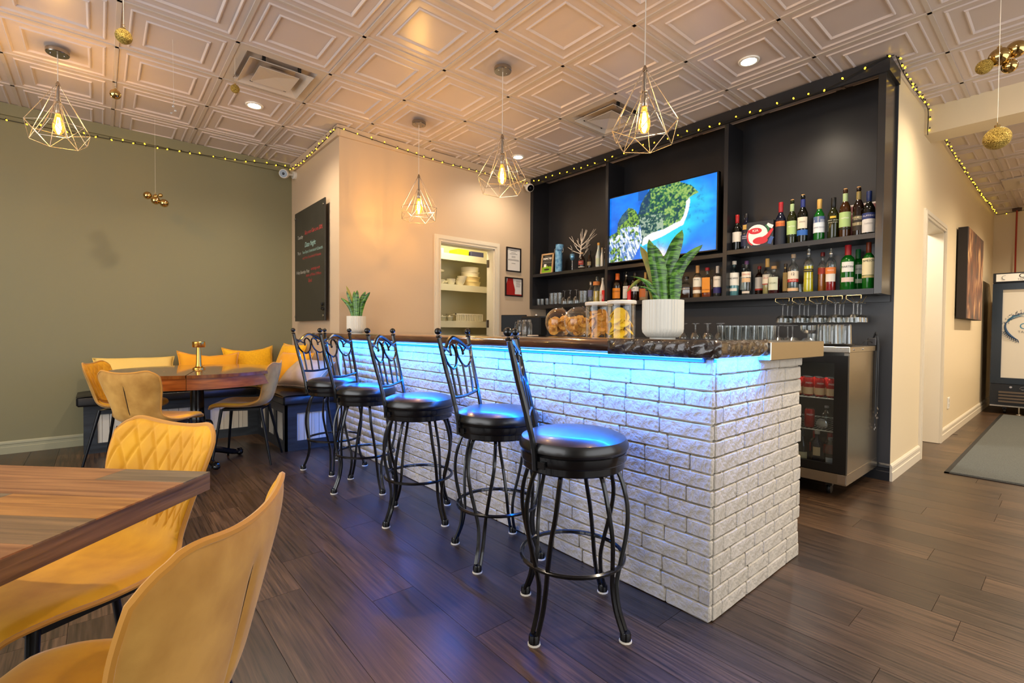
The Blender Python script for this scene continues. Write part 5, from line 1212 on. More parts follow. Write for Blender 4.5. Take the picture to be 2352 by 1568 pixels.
# white twig tree
twt = empty('twig_tree', (4.29, 3.80, ZM), 0, 'bare white twig tree ornament on the left middle shelf', 'ornament')
TWM = mat('white_twig', '#cfc4b8', .7)
ob('trunk', MB().tube(spline([(0, .012, 0), (0, .006, .12), (.003, -.005, .25), (0, -.02, .36), (.0, -.028, .485)], 5), [.013-.0105*k/20 for k in range(21)], 8), TWM, twt)
BR = [((0, 0, .20), (0, .20, .30), .4), ((0, 0, .22), (.02, .12, .33), .4), ((0, 0, .27), (-.02, .16, .41), .4), ((0, -.005, .25), (.01, -.14, .29), .4), ((0, 0, .29), (.02, .075, .37), .3), ((0, -.003, .24), (-.03, -.17, .33), .5), ((0, -.006, .28), (.01, -.22, .455), .5), ((0, -.01, .31), (-.02, -.12, .45), .4), ((0, -.008, .30), (.03, -.22, .40), .4), ((0, -.012, .33), (0, -.085, .46), .3), ((0, 0, .15), (-.02, -.14, .24), .5), ((0, -.01, .35), (.02, .02, .44), .3)]
for a_, b_, s_ in BR:
    a_ = Vector(a_); b_ = Vector(b_); mid = a_.lerp(b_, .5)+Vector((0, 0, -.012))
    fk = a_.lerp(b_, .6)
    ob('branch', MB().tube([a_, mid, b_], [.0055, .004, .0018], 6).tube([fk, fk.lerp(b_, .6)+Vector((.01, .0, .035))], [.003, .0014], 5), TWM, twt)
# ------------------------------------------------------------------ glassware
GM = thin_glass('glassware', (.95, .97, .97, 1), .13)
def glass_meshes():
    d = {}
    d['tumbler'] = MB().lathe([(0, .004), (.026, .003), (.028, .01), (.033, .145), (.0318, .145), (.026, .014), (0, .012)], 18, flute=lambda a, z: 1-.02*(.5+.5*cos(9*a))).mesh('glass_wall')
    d['short'] = MB().lathe([(0, .003), (.020, .002), (.022, .008), (.025, .085), (.0238, .085), (.020, .012), (0, .011)], 16).mesh('glass_wall')
    d['coupe_bowl'] = MB().lathe([(.004, .085), (.03, .09), (.048, .11), (.051, .145), (.0498, .145), (.0465, .112), (.028, .093), (0, .09)], 22).mesh('bowl')
    d['wine_bowl'] = MB().lathe([(.004, .07), (.025, .078), (.040, .105), (.043, .13), (.039, .165), (.0378, .165), (.0415, .13), (.038, .107), (.022, .083), (0, .078)], 20).mesh('bowl')
    d['stem'] = MB().lathe([(0, 0), (.033, 0), (.033, .003), (.006, .008), (.0035, .03), (.0035, .06), (.006, .086), (0, .088)], 16).mesh('stem_foot')
    d['stem_s'] = MB().lathe([(0, 0), (.030, 0), (.030, .003), (.006, .008), (.004, .03), (.005, .068), (.008, .074), (0, .075)], 16).mesh('stem_foot')
    for m_ in d.values(): m_.materials.append(GM)
    return d
GD = glass_meshes()
def stemglass(x, y, z, kind, inv, label, grp):
    r = empty('stemmed_glass', (x, y, z), 0, label, 'glass', grp)
    a = ob('bowl', GD[kind+'_bowl'], None, r); b = ob('stem_foot', GD['stem' if kind == 'coupe' else 'stem_s'], None, r)
    H = .145 if kind == 'coupe' else .165
    if inv:
        for o in (a, b): o.rotation_euler = (pi, 0, 0); o.location = (0, 0, H)
    return r
def tumbler(x, y, z, kind, label, grp, inv=False):
    r = empty('drinking_glass', (x, y, z), 0, label, 'glass', grp); o = ob('glass_wall', GD[kind], None, r)
    if inv: o.rotation_euler = (pi, 0, 0); o.location = (0, 0, .145 if kind == 'tumbler' else .085)
    return r
# hanging rack under the bottom shelf
RK = mat('rack_brass_wire', '#c9b88a', .25, .9)
ys_r = [1.60, 1.475, 1.355, 1.235, 1.115, 1.0]
for k in range(5):
    y1_, y0_ = ys_r[k]-.012, ys_r[k+1]+.012
    r = empty('glass_rack_rail', (4.16, (y0_+y1_)/2, 1.33), 0, '%s of the five brass wire glass rack rails under the bottom shelf' % ('leftmost', 'second from left', 'middle', 'second from right', 'rightmost')[k], 'rack', 'wire glass rack rails'); h = (y1_-y0_)/2
    ob('wire_loop', MB().tube([(-.01, h, .036), (-.015, h, .012), (.03, h*.45, -.012), (.22, h*.45, -.012)], .0026, 5).tube([(-.01, -h, .036), (-.015, -h, .012), (.03, -h*.45, -.012), (.22, -h*.45, -.012)], .0026, 5).tube([(-.01, h, .036), (-.01, -h, .036)], .0026, 5), RK, r)
    ob('cross_wire', MB().tube([(.12, h, .036), (.12, h*.45, -.012), (.12, -h*.45, -.012), (.12, -h, .036)], .0022, 5), RK, r)
hl = 'upside down stemmed glass hanging from the wire rack under the shelf'; hg = 'stemmed glasses hanging under the bottom shelf'
for k, y in enumerate((1.540, 1.418, 1.297, 1.176, 1.062)):
    for q, x in enumerate((4.17, 4.27, 4.36)): stemglass(x, y, 1.318-.145, 'coupe', True, '%s upside down glass hanging on the %s wire rack rail' % (('front', 'middle', 'rear')[q], ('leftmost', 'second', 'third', 'fourth', 'rightmost')[k]), hg)
# back counter with its cabinet
bc = empty('back_counter', (4.05, 3.0, 0), 0, 'dark back counter below the shelving, mostly hidden by the bar', 'counter')
ob('counter_board', MB().cbox(-.38, .385, -1.40, 1.46, .965, 1.0, .003), BLACKW, bc, smooth=0); ob('cabinet', MB().box(-.34, .385, -1.38, 1.46, 0, .965), BLACKW, bc, smooth=0)
ORD = ('first', 'second', 'third', 'fourth', 'fifth', 'sixth', 'seventh')
ctl = 'clear drinking glass standing in the row on the back counter'; ctg = 'glasses standing on the back counter'
for k in range(7):
    for q in range(2): tumbler(3.80+q*.085, 1.86-k*.062+q*.02, 1.0, 'tumbler', 'clear tumbler, %s from the left in the %s row on the back counter' % (ORD[k], ('front', 'rear')[q]), ctg)
ctl2 = 'upside down wine glass in the row right of the snake plant'; 
for k in range(7): stemglass(3.82+(k % 2)*.09, 2.20-k*.055, 1.0, 'wine', True, 'upside down wine glass, %s from the left right of the snake plant' % ORD[k], 'upside down wine glasses on the back counter')
ctl3 = 'upside down coupe glass at the right of the counter glasses'
for (x, y, w_) in ((3.80, 1.43, 'leftmost'), (3.92, 1.41, 'rear'), (3.80, 1.335, 'middle front'), (3.88, 1.26, 'rightmost')): stemglass(x, y, 1.0, 'coupe', True, w_+' '+ctl3, 'upside down coupe glasses on the fridge')
stemglass(3.80, 1.235, 1.0, 'coupe', False, 'upright coupe glass stacked among the upside down coupes', 'upside down coupe glasses on the fridge')
# glasses on the left bottom shelf
lgl = 'small clear glass in the row on the left bottom shelf'; lgg = 'small glasses on the left bottom shelf'
for k, y in enumerate((4.43, 4.36, 4.275)): tumbler(4.22, y, ZB, 'short', ('leftmost ', 'second ', 'third ')[k]+lgl, lgg)
for k, y in enumerate((4.195, 4.13, 4.06, 3.715, 3.665)): tumbler(4.22, y, ZB, 'tumbler', ORD[k]+' taller clear glass from the left on the left bottom shelf', 'tall glasses on the left bottom shelf')
for k, y in enumerate((3.99, 3.90, 3.80)): stemglass(4.23, y, ZB, 'wine', True, ('left ', 'middle ', 'right ')[k]+'upside down stemmed glass on the left bottom shelf', 'upside down glasses on the left bottom shelf')
# round tray with glasses on the fridge
ty = empty('round_tray', (3.86, 1.11, 1.003), 0, 'black round serving tray on the steel fridge top', 'tray'); ob('tray_base', MB().lathe([(0, 0), (.12, 0), (.12, .004), (0, .004)], 30), BLACKP, ty); ob('tray_rim', MB().lathe([(.12, 0), (.135, .016), (.131, .017), (.117, .004)], 30, cap=False), BLACKP, ty)
tl_ = 'clear tumbler upside down on the black round tray'
for (x, y, w_) in ((3.80, 1.15, 'front left'), (3.80, 1.08, 'front right'), (3.875, 1.15, 'rear left'), (3.875, 1.08, 'rear middle'), (3.86, 1.02, 'rightmost')): tumbler(x, y, 1.008, 'tumbler', w_+' '+tl_, 'tumblers on the black tray', True)
tumbler(3.78, 1.205, 1.002, 'short', 'short clear glass beside the black tray', 'tumblers on the black tray')
# ------------------------------------------------------------------ things on the bar
CT = 1.0525
JARG = thin_glass('jar_glass', (.96, .96, .95, 1), .10)
LIDM = mat('clear_lid', '#d9d4cc', .3)
CITR = mat('dried_citrus', '#b5741c', .6, noise=(30, .8), col2='#e0b45a'); CITP = mat('dried_citrus_pith', '#e0bc72', .7); CHIP = mat('banana_chip', '#d08a2c', .6, noise=(20, .7), col2='#e6b45c'); YCH = mat('yellow_chip', '#dfae0c', .6, noise=(18, .7), col2='#e9cf3a')
rj = random.Random(4)
def citrus_mesh():
    mb = MB(); mb.lathe([(.012, 0), (.030, 0), (.032, .002), (.030, .004), (.012, .004)], 18, cap=False)
    for k in range(8):
        a = 2*pi*k/8; mb.tube([(.003*cos(a), .003*sin(a), .002), (.030*cos(a), .030*sin(a), .002)], .0016, 4)
    mb.tube([(.031*cos(2*pi*k/18), .031*sin(2*pi*k/18), .002) for k in range(18)], .0026, 5, True)
    me = mb.mesh('citrus_slice'); me.materials.append(CITR); return me
def chip_mesh(R, m_):
    me = MB().lathe([(0, .006), (R*.6, .003), (R, 0), (R*.98, .004), (R*.6, .0075), (0, .0105)], 14, flute=lambda a, z: 1+.06*sin(3*a)).mesh('chip'); me.materials.append(m_); return me
CM = citrus_mesh(); CHM = chip_mesh(.026, CHIP); CHY = chip_mesh(.034, YCH)
def fill(root, me, nm, fn, n):
    for k in range(n):
        p, nrm = fn(k); o = ob(nm, me, None, root, p); o.rotation_euler = Vector(nrm).to_track_quat('Z', 'Y').to_euler()
def globe(x, y, lab, tiltx):
    R = .098; r = empty('globe_jar', (x, y, CT), 0, lab, 'jar', 'globe jars of dried citrus on the bar')
    ax = Vector((.55, -.45, .62)).normalized() if tiltx else Vector((.5, -.5, .68)).normalized()
    q = ax.to_track_quat('Z', 'Y').to_matrix(); c = Vector((0, 0, R+.002))
    pr = [(R*sin(t), -R*cos(t)) for t in [pi*k/20*.80 for k in range(21)]]
    g = MB().lathe(pr, 32, cap=False); g.v = [tuple(q @ Vector(p)+c) for p in g.v]; ob('glass_globe', g, JARG, r, smooth=80)
    rz_ = -R*cos(pi*.8); rr = R*sin(pi*.8)
    rg = MB().tube([((rr+.002)*cos(2*pi*k/28), (rr+.002)*sin(2*pi*k/28), rz_) for k in range(28)], .0022, 6, True); rg.v = [tuple(q @ Vector(p)+c) for p in rg.v]; ob('rim', rg, JARG, r)
    def f_(k):
        for _ in range(50):
            p = Vector((rj.uniform(-1, 1), rj.uniform(-1, 1), rj.uniform(-1, .15)))*(R-.012)
            if p.length < R-.034 or (p.length < R-.018 and rj.random() < .3): break
        return p+c, (rj.uniform(-1, .2), rj.uniform(-1, .2), rj.uniform(-.4, .6))
    fill(r, CM, 'citrus_slice', f_, 26)
globe(2.36, 2.27, 'round glass globe jar of dried citrus, the left of two on the bar', False)
globe(2.33, 2.07, 'round glass globe jar of dried citrus beside the chip jars', True)
def canister(x, y, me, nm, lab, n, lev):
    R = .078; H = .195; r = empty('glass_canister', (x, y, CT), 0, lab, 'jar', 'glass canisters of chips on the bar')
    ob('glass_wall', MB().lathe([(R*.96, .002), (R, .006), (R, H)], 32, cap=False), JARG, r); ob('glass_floor', MB().lathe([(0, 0), (R*.97, 0), (R*.97, .005), (0, .005)], 32), JARG, r)
    ob('lid', MB().lathe([(0, H), (R*1.05, H), (R*1.07, H+.004), (R*1.07, H+.016), (R*1.02, H+.02), (0, H+.02)], 32), LIDM, r)
    def f_(k):
        a = rj.uniform(0, 2*pi); rr = R*.62*sqrt(rj.random()); z = .02+lev*H*(k/n); return (rr*cos(a), rr*sin(a), z), (cos(a)*rj.uniform(.2, 1), sin(a)*rj.uniform(.2, 1), rj.uniform(-.2, 1))
    fill(r, me, nm, f_, n)
canister(2.30, 1.885, CHM, 'dried_apple_chip', 'glass canister of brown dried fruit chips, left of the yellow one', 60, .72)
canister(2.27, 1.695, CHY, 'yellow_fruit_chip', 'glass canister of yellow dried fruit chips beside the snake plant', 46, .66)
# glass mugs with handles
def mug(x, y, lab):
    r = empty('jar_mug', (x, y, CT), .4, lab, 'mug', 'glass jar mugs on the bar')
    ob('wall', MB().lathe([(0, .002), (.033, .002), (.036, .01), (.036, .085), (.028, .10), (.027, .118), (.029, .12)], 22, cap=False), JARG, r); ob('handle', MB().tube(spline([(-.034, .012, .10), (-.058, .02, .098), (-.06, .02, .05), (-.036, .012, .035)], 4), .004, 6), JARG, r); ob('screw_thread', MB().tube([(.0285*cos(2*pi*k/20), .0285*sin(2*pi*k/20), .108) for k in range(20)], .002, 5, True), JARG, r)
mug(2.33, 2.56, 'clear jar mug with a handle, right of the pair by the card terminal'); mug(2.38, 2.68, 'clear jar mug with a handle, left of the pair by the card terminal')
# black till screen at the left of the mugs
tl = empty('till_screen', (2.60, 3.02, CT), .5, 'black till screen standing at the far side of the bar', 'till'); ob('screen_body', MB().cbox(-.012, .012, -.11, .11, .03, .17, .004), mat('till_black', '#050506', .45, spec=.2), tl, smooth=0); ob('stand', MB().box(-.01, .07, -.05, .05, 0, .012).box(.0, .03, -.03, .03, .012, .08), BLACKP, tl, smooth=0)
kb = empty('coffee_grinder', (2.62, 2.80, CT), .3, 'matte black boxy machine between the till screen and the jar mugs', 'machine'); ob('housing', MB().cbox(-.06, .06, -.09, .09, 0, .155, .012), mat('matte_black', '#0b0b0c', .5, spec=.2), kb); ob('knob', MB().ball((0, -.02, .162), .012, 10, 8), NICKEL, kb)
nt_ = empty('paper_menu', (2.20, 2.42, CT), .3, 'folded white paper lying on the bar beside the globe jars', 'paper'); ob('sheet', MB().box(-.07, .07, -.05, .05, 0, .003), PAPER, nt_, smooth=0); ob('fold', MB().box(-.07, .07, -.05, -.045, .003, .012), PAPER, nt_, smooth=0)
# ------------------------------------------------------------------ snake plants
RV = atan2(-.65, .76)   # width of the leaves runs this way
def leaf_mat():
    m = bpy.data.materials.new('snake_plant_leaf'); m.use_nodes = True; N = m.node_tree.nodes; L = m.node_tree.links; b = N['Principled BSDF']
    t = N.new('ShaderNodeTexCoord'); mp = N.new('ShaderNodeMapping'); mp.inputs['Scale'].default_value = (16, 16, 85); L.new(t.outputs['Object'], mp.inputs[0])
    n = N.new('ShaderNodeTexNoise'); n.inputs['Scale'].default_value = 1.0; n.inputs['Detail'].default_value = 3; n.inputs['Distortion'].default_value = .8; L.new(mp.outputs[0], n.inputs['Vector'])
    cr = N.new('ShaderNodeValToRGB'); cr.color_ramp.elements[0].position = .42; cr.color_ramp.elements[0].color = hexc('#163f14'); cr.color_ramp.elements[1].position = .60; cr.color_ramp.elements[1].color = hexc('#5f9234'); L.new(n.outputs['Fac'], cr.inputs[0]); L.new(cr.outputs[0], b.inputs['Base Color'])
    b.inputs['Roughness'].default_value = .32
    return m
LEAF = leaf_mat(); LEAFY = mat('leaf_dry', '#a08a3a', .5, noise=(20, .8), col2='#5a7a2a'); POTW = mat('ribbed_white_pot', '#dcd8cc', .35); SOIL = mat('soil', '#2a1d14', .9)
def leaf(root, L_, W_, az, lean_, twist, m_, base=(0, 0, 0), bend=0.):
    ca, sa_ = cos(az), sin(az); wx, wy = cos(RV+twist*.6), sin(RV+twist*.6)
    def g(sg):
        def f_(i, j):
            u = i*2-1; v = j; w_ = W_*(.55+.75*v-.1*v*v)*(1-v**5)**.8*(1-.25*(v < .0)); w_ = max(w_, .0004)*.5
            out = lean_*v*v+bend*max(0, v-.45)**2; z = L_*v*(1-.25*min(1, abs(lean_)*2)*v)-bend*1.1*max(0, v-.5)**2
            tw = twist*v; x = u*w_; cup = .22*w_*(1-u*u)*-1
            tx, tn = x*cos(tw)-cup*sin(tw), x*sin(tw)+cup*cos(tw)
            nn = cup+sg*.0012*(1-u*u)
            return (base[0]+ca*out*L_+wx*x-wy*nn, base[1]+sa_*out*L_+wy*x+wx*nn, base[2]+z)
        return f_
    ob('leaf', MB().grid(g(1), 6, 14).grid(g(-1), 6, 14, True), m_, root, smooth=80, fix=False)
def plant(x, y, z, R, H, leaves, lab):
    r = empty('snake_plant', (x, y, z), 0, lab, 'plant', 'snake plants on the bar')
    fl_ = lambda a, zz: 1-.032*(.5+.5*cos(40*a))
    ob('pot', MB().lathe([(0, .006), (R*.72, .006), (R*.80, .010), (R*.97, .028), (R, .045), (R, H), (R*.93, H), (R*.92, H-.02), (0, H-.02)], 184, flute=fl_), POTW, r, smooth=30); ob('saucer_foot', MB().lathe([(0, 0), (R*.62, 0), (R*.62, .007), (0, .007)], 28), POTW, r); ob('soil', MB().lathe([(0, H-.018), (R*.91, H-.018), (R*.91, H-.014), (0, H-.012)], 24), SOIL, r)
    for (L_, W_, az, ln, tw, m_, b_, bd) in leaves: leaf(r, L_, W_, az, ln, tw, m_, (b_[0], b_[1], H-.02), bd)
RV = atan2(-.65, .76)   # screen right on the floor
def scr_az(d): return RV+d  # 0 = screen right, pi = screen left
plant(1.93, 1.215, 1.0605, .0905, .172, [
    (.345, .068, scr_az(0), .42, .10, LEAF, (.03, -.015), 0), (.375, .070, scr_az(0), .19, -.2, LEAF, (.02, .0), 0), (.37, .050, scr_az(0), .30, .3, LEAF, (-.005, .025), 0), (.27, .034, scr_az(pi), .03, .2, LEAF, (-.02, .02), 0),
    (.31, .060, scr_az(pi), .14, .3, LEAF, (-.04, .0), 0), (.30, .046, scr_az(pi), .24, -.5, LEAFY, (-.02, .025), 0), (.285, .056, scr_az(pi), .16, .1, LEAF, (-.022, -.02), 0), (.15, .062, scr_az(-1.4), .05, .1, LEAF, (.01, -.055), 0),
    (.24, .056, scr_az(-.3), .25, -.2, LEAF, (.04, -.02), 0), (.20, .036, scr_az(pi), .62, .2, LEAF, (-.055, .0), .1), (.22, .036, scr_az(pi), .40, .4, LEAFY, (-.05, .02), .45), (.125, .028, scr_az(pi), .75, .2, LEAF, (-.055, -.01), .05)],
    'large snake plant in a ribbed white pot on the near half of the bar')
plant(1.79, 4.29, 1.0605, .085, .155, [
    (.24, .05, scr_az(pi), .45, .2, LEAF, (-.03, .01), 0), (.28, .045, scr_az(pi), .22, .3, LEAF, (-.02, .02), 0), (.26, .048, scr_az(2.4), .08, .0, LEAF, (-.01, .0), 0), (.25, .045, scr_az(-1.4), .05, .2, LEAF, (.0, -.02), 0), (.27, .045, scr_az(1.5), .06, .3, LEAF, (.01, .02), 0),
    (.28, .05, scr_az(.2), .22, .1, LEAF, (.02, .0), 0), (.29, .052, scr_az(0), .32, .1, LEAF, (.03, -.01), 0), (.22, .05, scr_az(-.5), .30, .0, LEAF, (.03, -.02), 0), (.33, .03, scr_az(pi), .20, .3, LEAFY, (-.02, .02), 0)],
    'smaller snake plant in a ribbed white pot at the far end of the bar')
# ------------------------------------------------------------------ steel bottle fridge under the back counter
fr = empty('bottle_fridge', (4.03, 1.29, 0), 0, 'stainless steel glass door bottle fridge at the end of the back counter', 'fridge')
FX0, FX1, FY0, FY1 = 3.67-4.03, 4.40-4.03, .955-1.29, 1.60-1.29
BLKG = mat('black_gasket', '#08080a', .35)
ob('side_wall', MB().box(FX0+.02, FX1, FY0, FY0+.03, .10, .965), STEEL, fr, smooth=0); ob('side_wall', MB().box(FX0+.02, FX1, FY1-.03, FY1, .10, .965), STEEL, fr, smooth=0)
ob('back_wall', MB().box(FX1-.03, FX1, FY0+.03, FY1-.03, .10, .965), mat('fridge_lining', '#15171a', .4), fr, smooth=0); ob('floor_pan', MB().box(FX0+.02, FX1, FY0+.03, FY1-.03, .10, .19), mat('fridge_lining', '#15171a', .4), fr, smooth=0)
ob('top_plate', MB().cbox(FX0-.01, FX1, FY0-.008, FY1, .965, 1.002, .002), STEEL, fr, smooth=0)
for x in (.08, .28): ob('rivet', MB().ball((FX0+x, FY0-.008, .984), .006, 8, 6), CHROME, fr)
ob('kick_strip', MB().box(FX0-.005, FX1, FY0-.003, FY1, .10, .168), STEEL, fr, smooth=0); ob('hinge_plate', MB().box(FX0-.009, FX0-.004, FY0, FY0+.045, .11, .165), CHROME, fr, smooth=0)
dr = ob('door_frame', MB().box(FX0, FX0+.035, FY0+.002, FY0+.078, .172, .945).box(FX0, FX0+.035, FY1-.06, FY1, .172, .945).box(FX0, FX0+.035, FY0+.078, FY1-.06, .895, .945).box(FX0, FX0+.035, FY0+.078, FY1-.06, .172, .225), BLKG, fr, smooth=0)
ob('door_glass', MB().box(FX0+.012, FX0+.018, FY0+.07, FY1-.055, .215, .905), thin_glass('fridge_glass', (.80, .84, .86, 1), .10), dr, smooth=0)
for z in (.43, .65):
    sh = MB().tube([(FX0+.05, FY0+.04, z), (FX0+.05, FY1-.04, z)], .004, 6).tube([(FX1-.06, FY0+.04, z), (FX1-.06, FY1-.04, z)], .004, 6)
    for k in range(22): yy = FY0+.045+k*.0255; sh.tube([(FX0+.05, yy, z), (FX1-.06, yy, z)], .0018, 4)
    ob('wire_shelf', sh, mat('white_wire', '#c8c4b8', .4), fr)
for (x, y) in ((FX0+.10, FY0+.12), (FX1-.1, FY0+.12), (FX0+.10, FY1-.1), (FX1-.1, FY1-.1)): ob('caster', MB().lathe([(0, -.012), (.03, -.012), (.035, 0), (.03, .012), (0, .012)], 16).xf(Matrix.Translation((x, y, .036)) @ Matrix.Rotation(pi/2, 4, 'X')).box(x-.02, x+.02, y-.02, y+.02, .06, .10), BLACKP, fr)
light('fridge_lamp', 'POINT', (3.78, 1.2, .93), 2.5, (1, .95, .85), shadow_soft_size=.03)
CANR = mat('red_can', '#b0201c', .3, .3); CANS = mat('silver_can', '#a8a8a4', .25, .9); CANL = mat('can_label', '#d6b48a', .4)
canme = MB().lathe([(0, 0), (.024, 0), (.031, .010), (.031, .118), (.025, .128), (.0, .128)], 20).mesh('can_body'); 
def can(x, y, z, m_, lab, two=False, grp='drink cans in the bottle fridge'):
    r = empty('drink_can', (x, y, z), .4, lab, 'can', grp); me = canme.copy(); me.materials.append(m_); ob('can_body', me, None, r); ob('can_top', MB().lathe([(0, .128), (.024, .128), (.026, .131), (.023, .130), (0, .129)], 18), CANS, r)
    if two: ob('label_band', MB().lathe([(.0315, .012), (.0315, .06)], 20, cap=False), CANL, r)
    lettering('FRESH', .016, mat('print_white', '#e8e4dc', .5), r, (-.0335, 0, .09), (0, -1, 0), (0, 0, 1), bend=.0335, fit=.05)
cl_ = 'red drink can on the top shelf of the bottle fridge'
for k, y in enumerate((1.075, 1.145, 1.215, 1.285)):
    can(3.77, y, .655, CANR, ('rightmost', 'second from right', 'third from right', 'leftmost')[k]+' front '+cl_, True)
for k, y in enumerate((1.11, 1.18, 1.25)): can(3.84, y, .655, CANR, ('right', 'middle', 'left')[k]+' rear '+cl_, True)
can(3.77, 1.205, .435, CANR, 'single red drink can on the middle shelf of the bottle fridge'); can(3.77, 1.285, .435, CANS, 'silver drink can on the middle shelf of the bottle fridge')
bw = empty('metal_cup', (3.77, 1.125, .435), 0, 'round metal lid leaning on the middle fridge shelf', 'lid'); ob('disc', MB().lathe([(0, 0), (.03, 0), (.034, .008), (.026, .012), (0, .010)], 20).xf(Matrix.Translation((0, 0, .034)) @ Matrix.Rotation(-pi/2, 4, 'Y')), CHROME, bw); ob('rim', MB().tube([(-.008, .033*cos(2*pi*k/20), .034+.033*sin(2*pi*k/20)) for k in range(20)], .003, 5, True), CHROME, bw)
gf = 'bottles in the bottle fridge'
bottle(3.85, 1.125, .435, .15, .03, 'squat', 'clear', '#888888', 'screw', [], [], 'small clear bottle on the middle fridge shelf', grp=gf)
bottle(3.77, 1.25, .192, .225, .036, 'slope', 'dark', '#1a1a1a', 'capsule', [(.05, .30, '#c8b890', 130)], [], 'dark wine bottle with low cream label in the fridge', grp=gf)
bottle(3.77, 1.155, .192, .225, .036, 'wine', 'navy', '#b8b0a4', 'screw', [(.26, .52, '#d0b488', 70)], [], 'dark blue bottle with small tan label in the fridge', grp=gf)
bottle(3.77, 1.075, .192, .19, .033, 'spirit', 'clear', '#888888', 'screw', [(.1, .3, '#c9cfd6', 90)], [], 'clear bottle at the right of the lowest fridge shelf', grp=gf)
bottle(3.88, 1.20, .192, .20, .036, 'spirit', 'amber', '#a3202a', 'capsule', [(.3, .6, '#b03020', 140)], [], 'bottle with red label at the back of the lowest fridge shelf', grp=gf)
bottle(3.88, 1.11, .192, .20, .036, 'spirit', 'amber', '#a3202a', 'capsule', [(.3, .62, '#c8401c', 140)], [], 'bottle with orange red label behind the clear one in the fridge', grp=gf)
# charging block with a bundle of cables
cbk = empty('charging_cables', (4.30, .965, 1.003), 0, 'black bundle of charging cables hanging from a block on the fridge', 'cables')
ob('block', MB().cbox(-.04, .03, -.02, .03, 0, .055, .004), mat('grey_plastic', '#2c2c30', .4), cbk, smooth=0)
rc_ = random.Random(2)
for k in range(14):
    dy = rc_.uniform(-.006, .006); x0 = rc_.uniform(-.03, .02); zl = rc_.uniform(-.60, -.44); dx = rc_.uniform(-.035, .02)
    P = [(x0, .005, .05), (x0+.005, -.012, .075+rc_.uniform(0, .025)), (x0+.01+dx*.3, -.024+dy*.3, .02), (x0+dx*.7, -.026+dy, -.2), (x0+dx+rc_.uniform(-.02, .02), -.026+dy, zl)]
    w_ = ob('cable', MB().tube(spline(P, 5), .0022, 5), BLACKP, cbk)
    ob('plug', MB().tube([P[-1], (P[-1][0], P[-1][1], P[-1][2]-.014)], .0035, 6), CHROME, w_)
ob('power_lead', MB().tube(spline([(-.04, .0, .02), (-.10, .01, .035), (-.16, .02, .03), (-.15, .04, .003)], 4), .0025, 5), BLACKP, cbk)
# ------------------------------------------------------------------ the hall
# canvas picture
cv = empty('canvas_picture', (7.75, .88, 1.77), 0, 'dark wrapped canvas with a brown cloudy picture on the hall wall', 'picture')
ob('stretcher', MB().cbox(-.64, .64, -.095, -.012, -.51, .48, .004), mat('canvas_edge', '#2a2320', .7), cv, smooth=0)
def canvas_mat():
    m = bpy.data.materials.new('canvas_print'); m.use_nodes = True; N = m.node_tree.nodes; L = m.node_tree.links; b = N['Principled BSDF']; b.inputs['Roughness'].default_value = .5
    t = N.new('ShaderNodeTexCoord'); mp = N.new('ShaderNodeMapping'); mp.inputs['Scale'].default_value = (2.2, 1, 1.1); L.new(t.outputs['Object'], mp.inputs[0])
    n = N.new('ShaderNodeTexNoise'); n.inputs['Scale'].default_value = 2.2; n.inputs['Detail'].default_value = 6; n.inputs['Distortion'].default_value = 1.2; L.new(mp.outputs[0], n.inputs['Vector'])
    cr = N.new('ShaderNodeValToRGB'); e = cr.color_ramp.elements; e[0].position = .36; e[0].color = hexc('#3a302c'); e[1].position = .72; e[1].color = hexc('#e0b27a'); x = e.new(.53); x.color = hexc('#7a4a32'); L.new(n.outputs['Fac'], cr.inputs[0]); L.new(cr.outputs[0], b.inputs['Base Color'])
    return m
ob('print_face', MB().box(-.636, .636, -.0965, -.094, -.506, .476), canvas_mat(), cv, smooth=0)
ou = empty('wall_outlet', (6.85, .88, .36), 0, 'white wall outlet low on the hall wall', 'outlet'); ob('plate', MB().cbox(-.055, .055, -.008, -.0005, -.06, .06, .003), WHITEP, ou, smooth=0); ob('socket', MB().box(-.018, .018, -.0095, -.0075, .008, .042).box(-.018, .018, -.0095, -.0075, -.042, -.008), mat('socket_grey', '#b8b2a4', .4), ou, smooth=0)
# door mat
rg = empty('floor_mat', (6.9, -.2, 0), 0, 'grey carpet floor mat with black rubber edge in the hall', 'mat')
ob('carpet', MB().cbox(-1.83, 2.4, -.78, .83, .001, .011, .002), mat('grey_carpet', '#585b58', .95, noise=(160, .8), col2='#3c3e3d', bump=(400, .6, .004)), rg, smooth=0)
ob('rubber_edge', MB().box(-1.86, -1.83, -.80, .86, .001, .006).box(-1.86, 2.42, .83, .86, .001, .006).box(-1.86, 2.42, -.82, -.78, .001, .006).box(2.40, 2.42, -.8, .86, .001, .006), mat('black_rubber', '#0a0a0a', .6), rg, smooth=0)
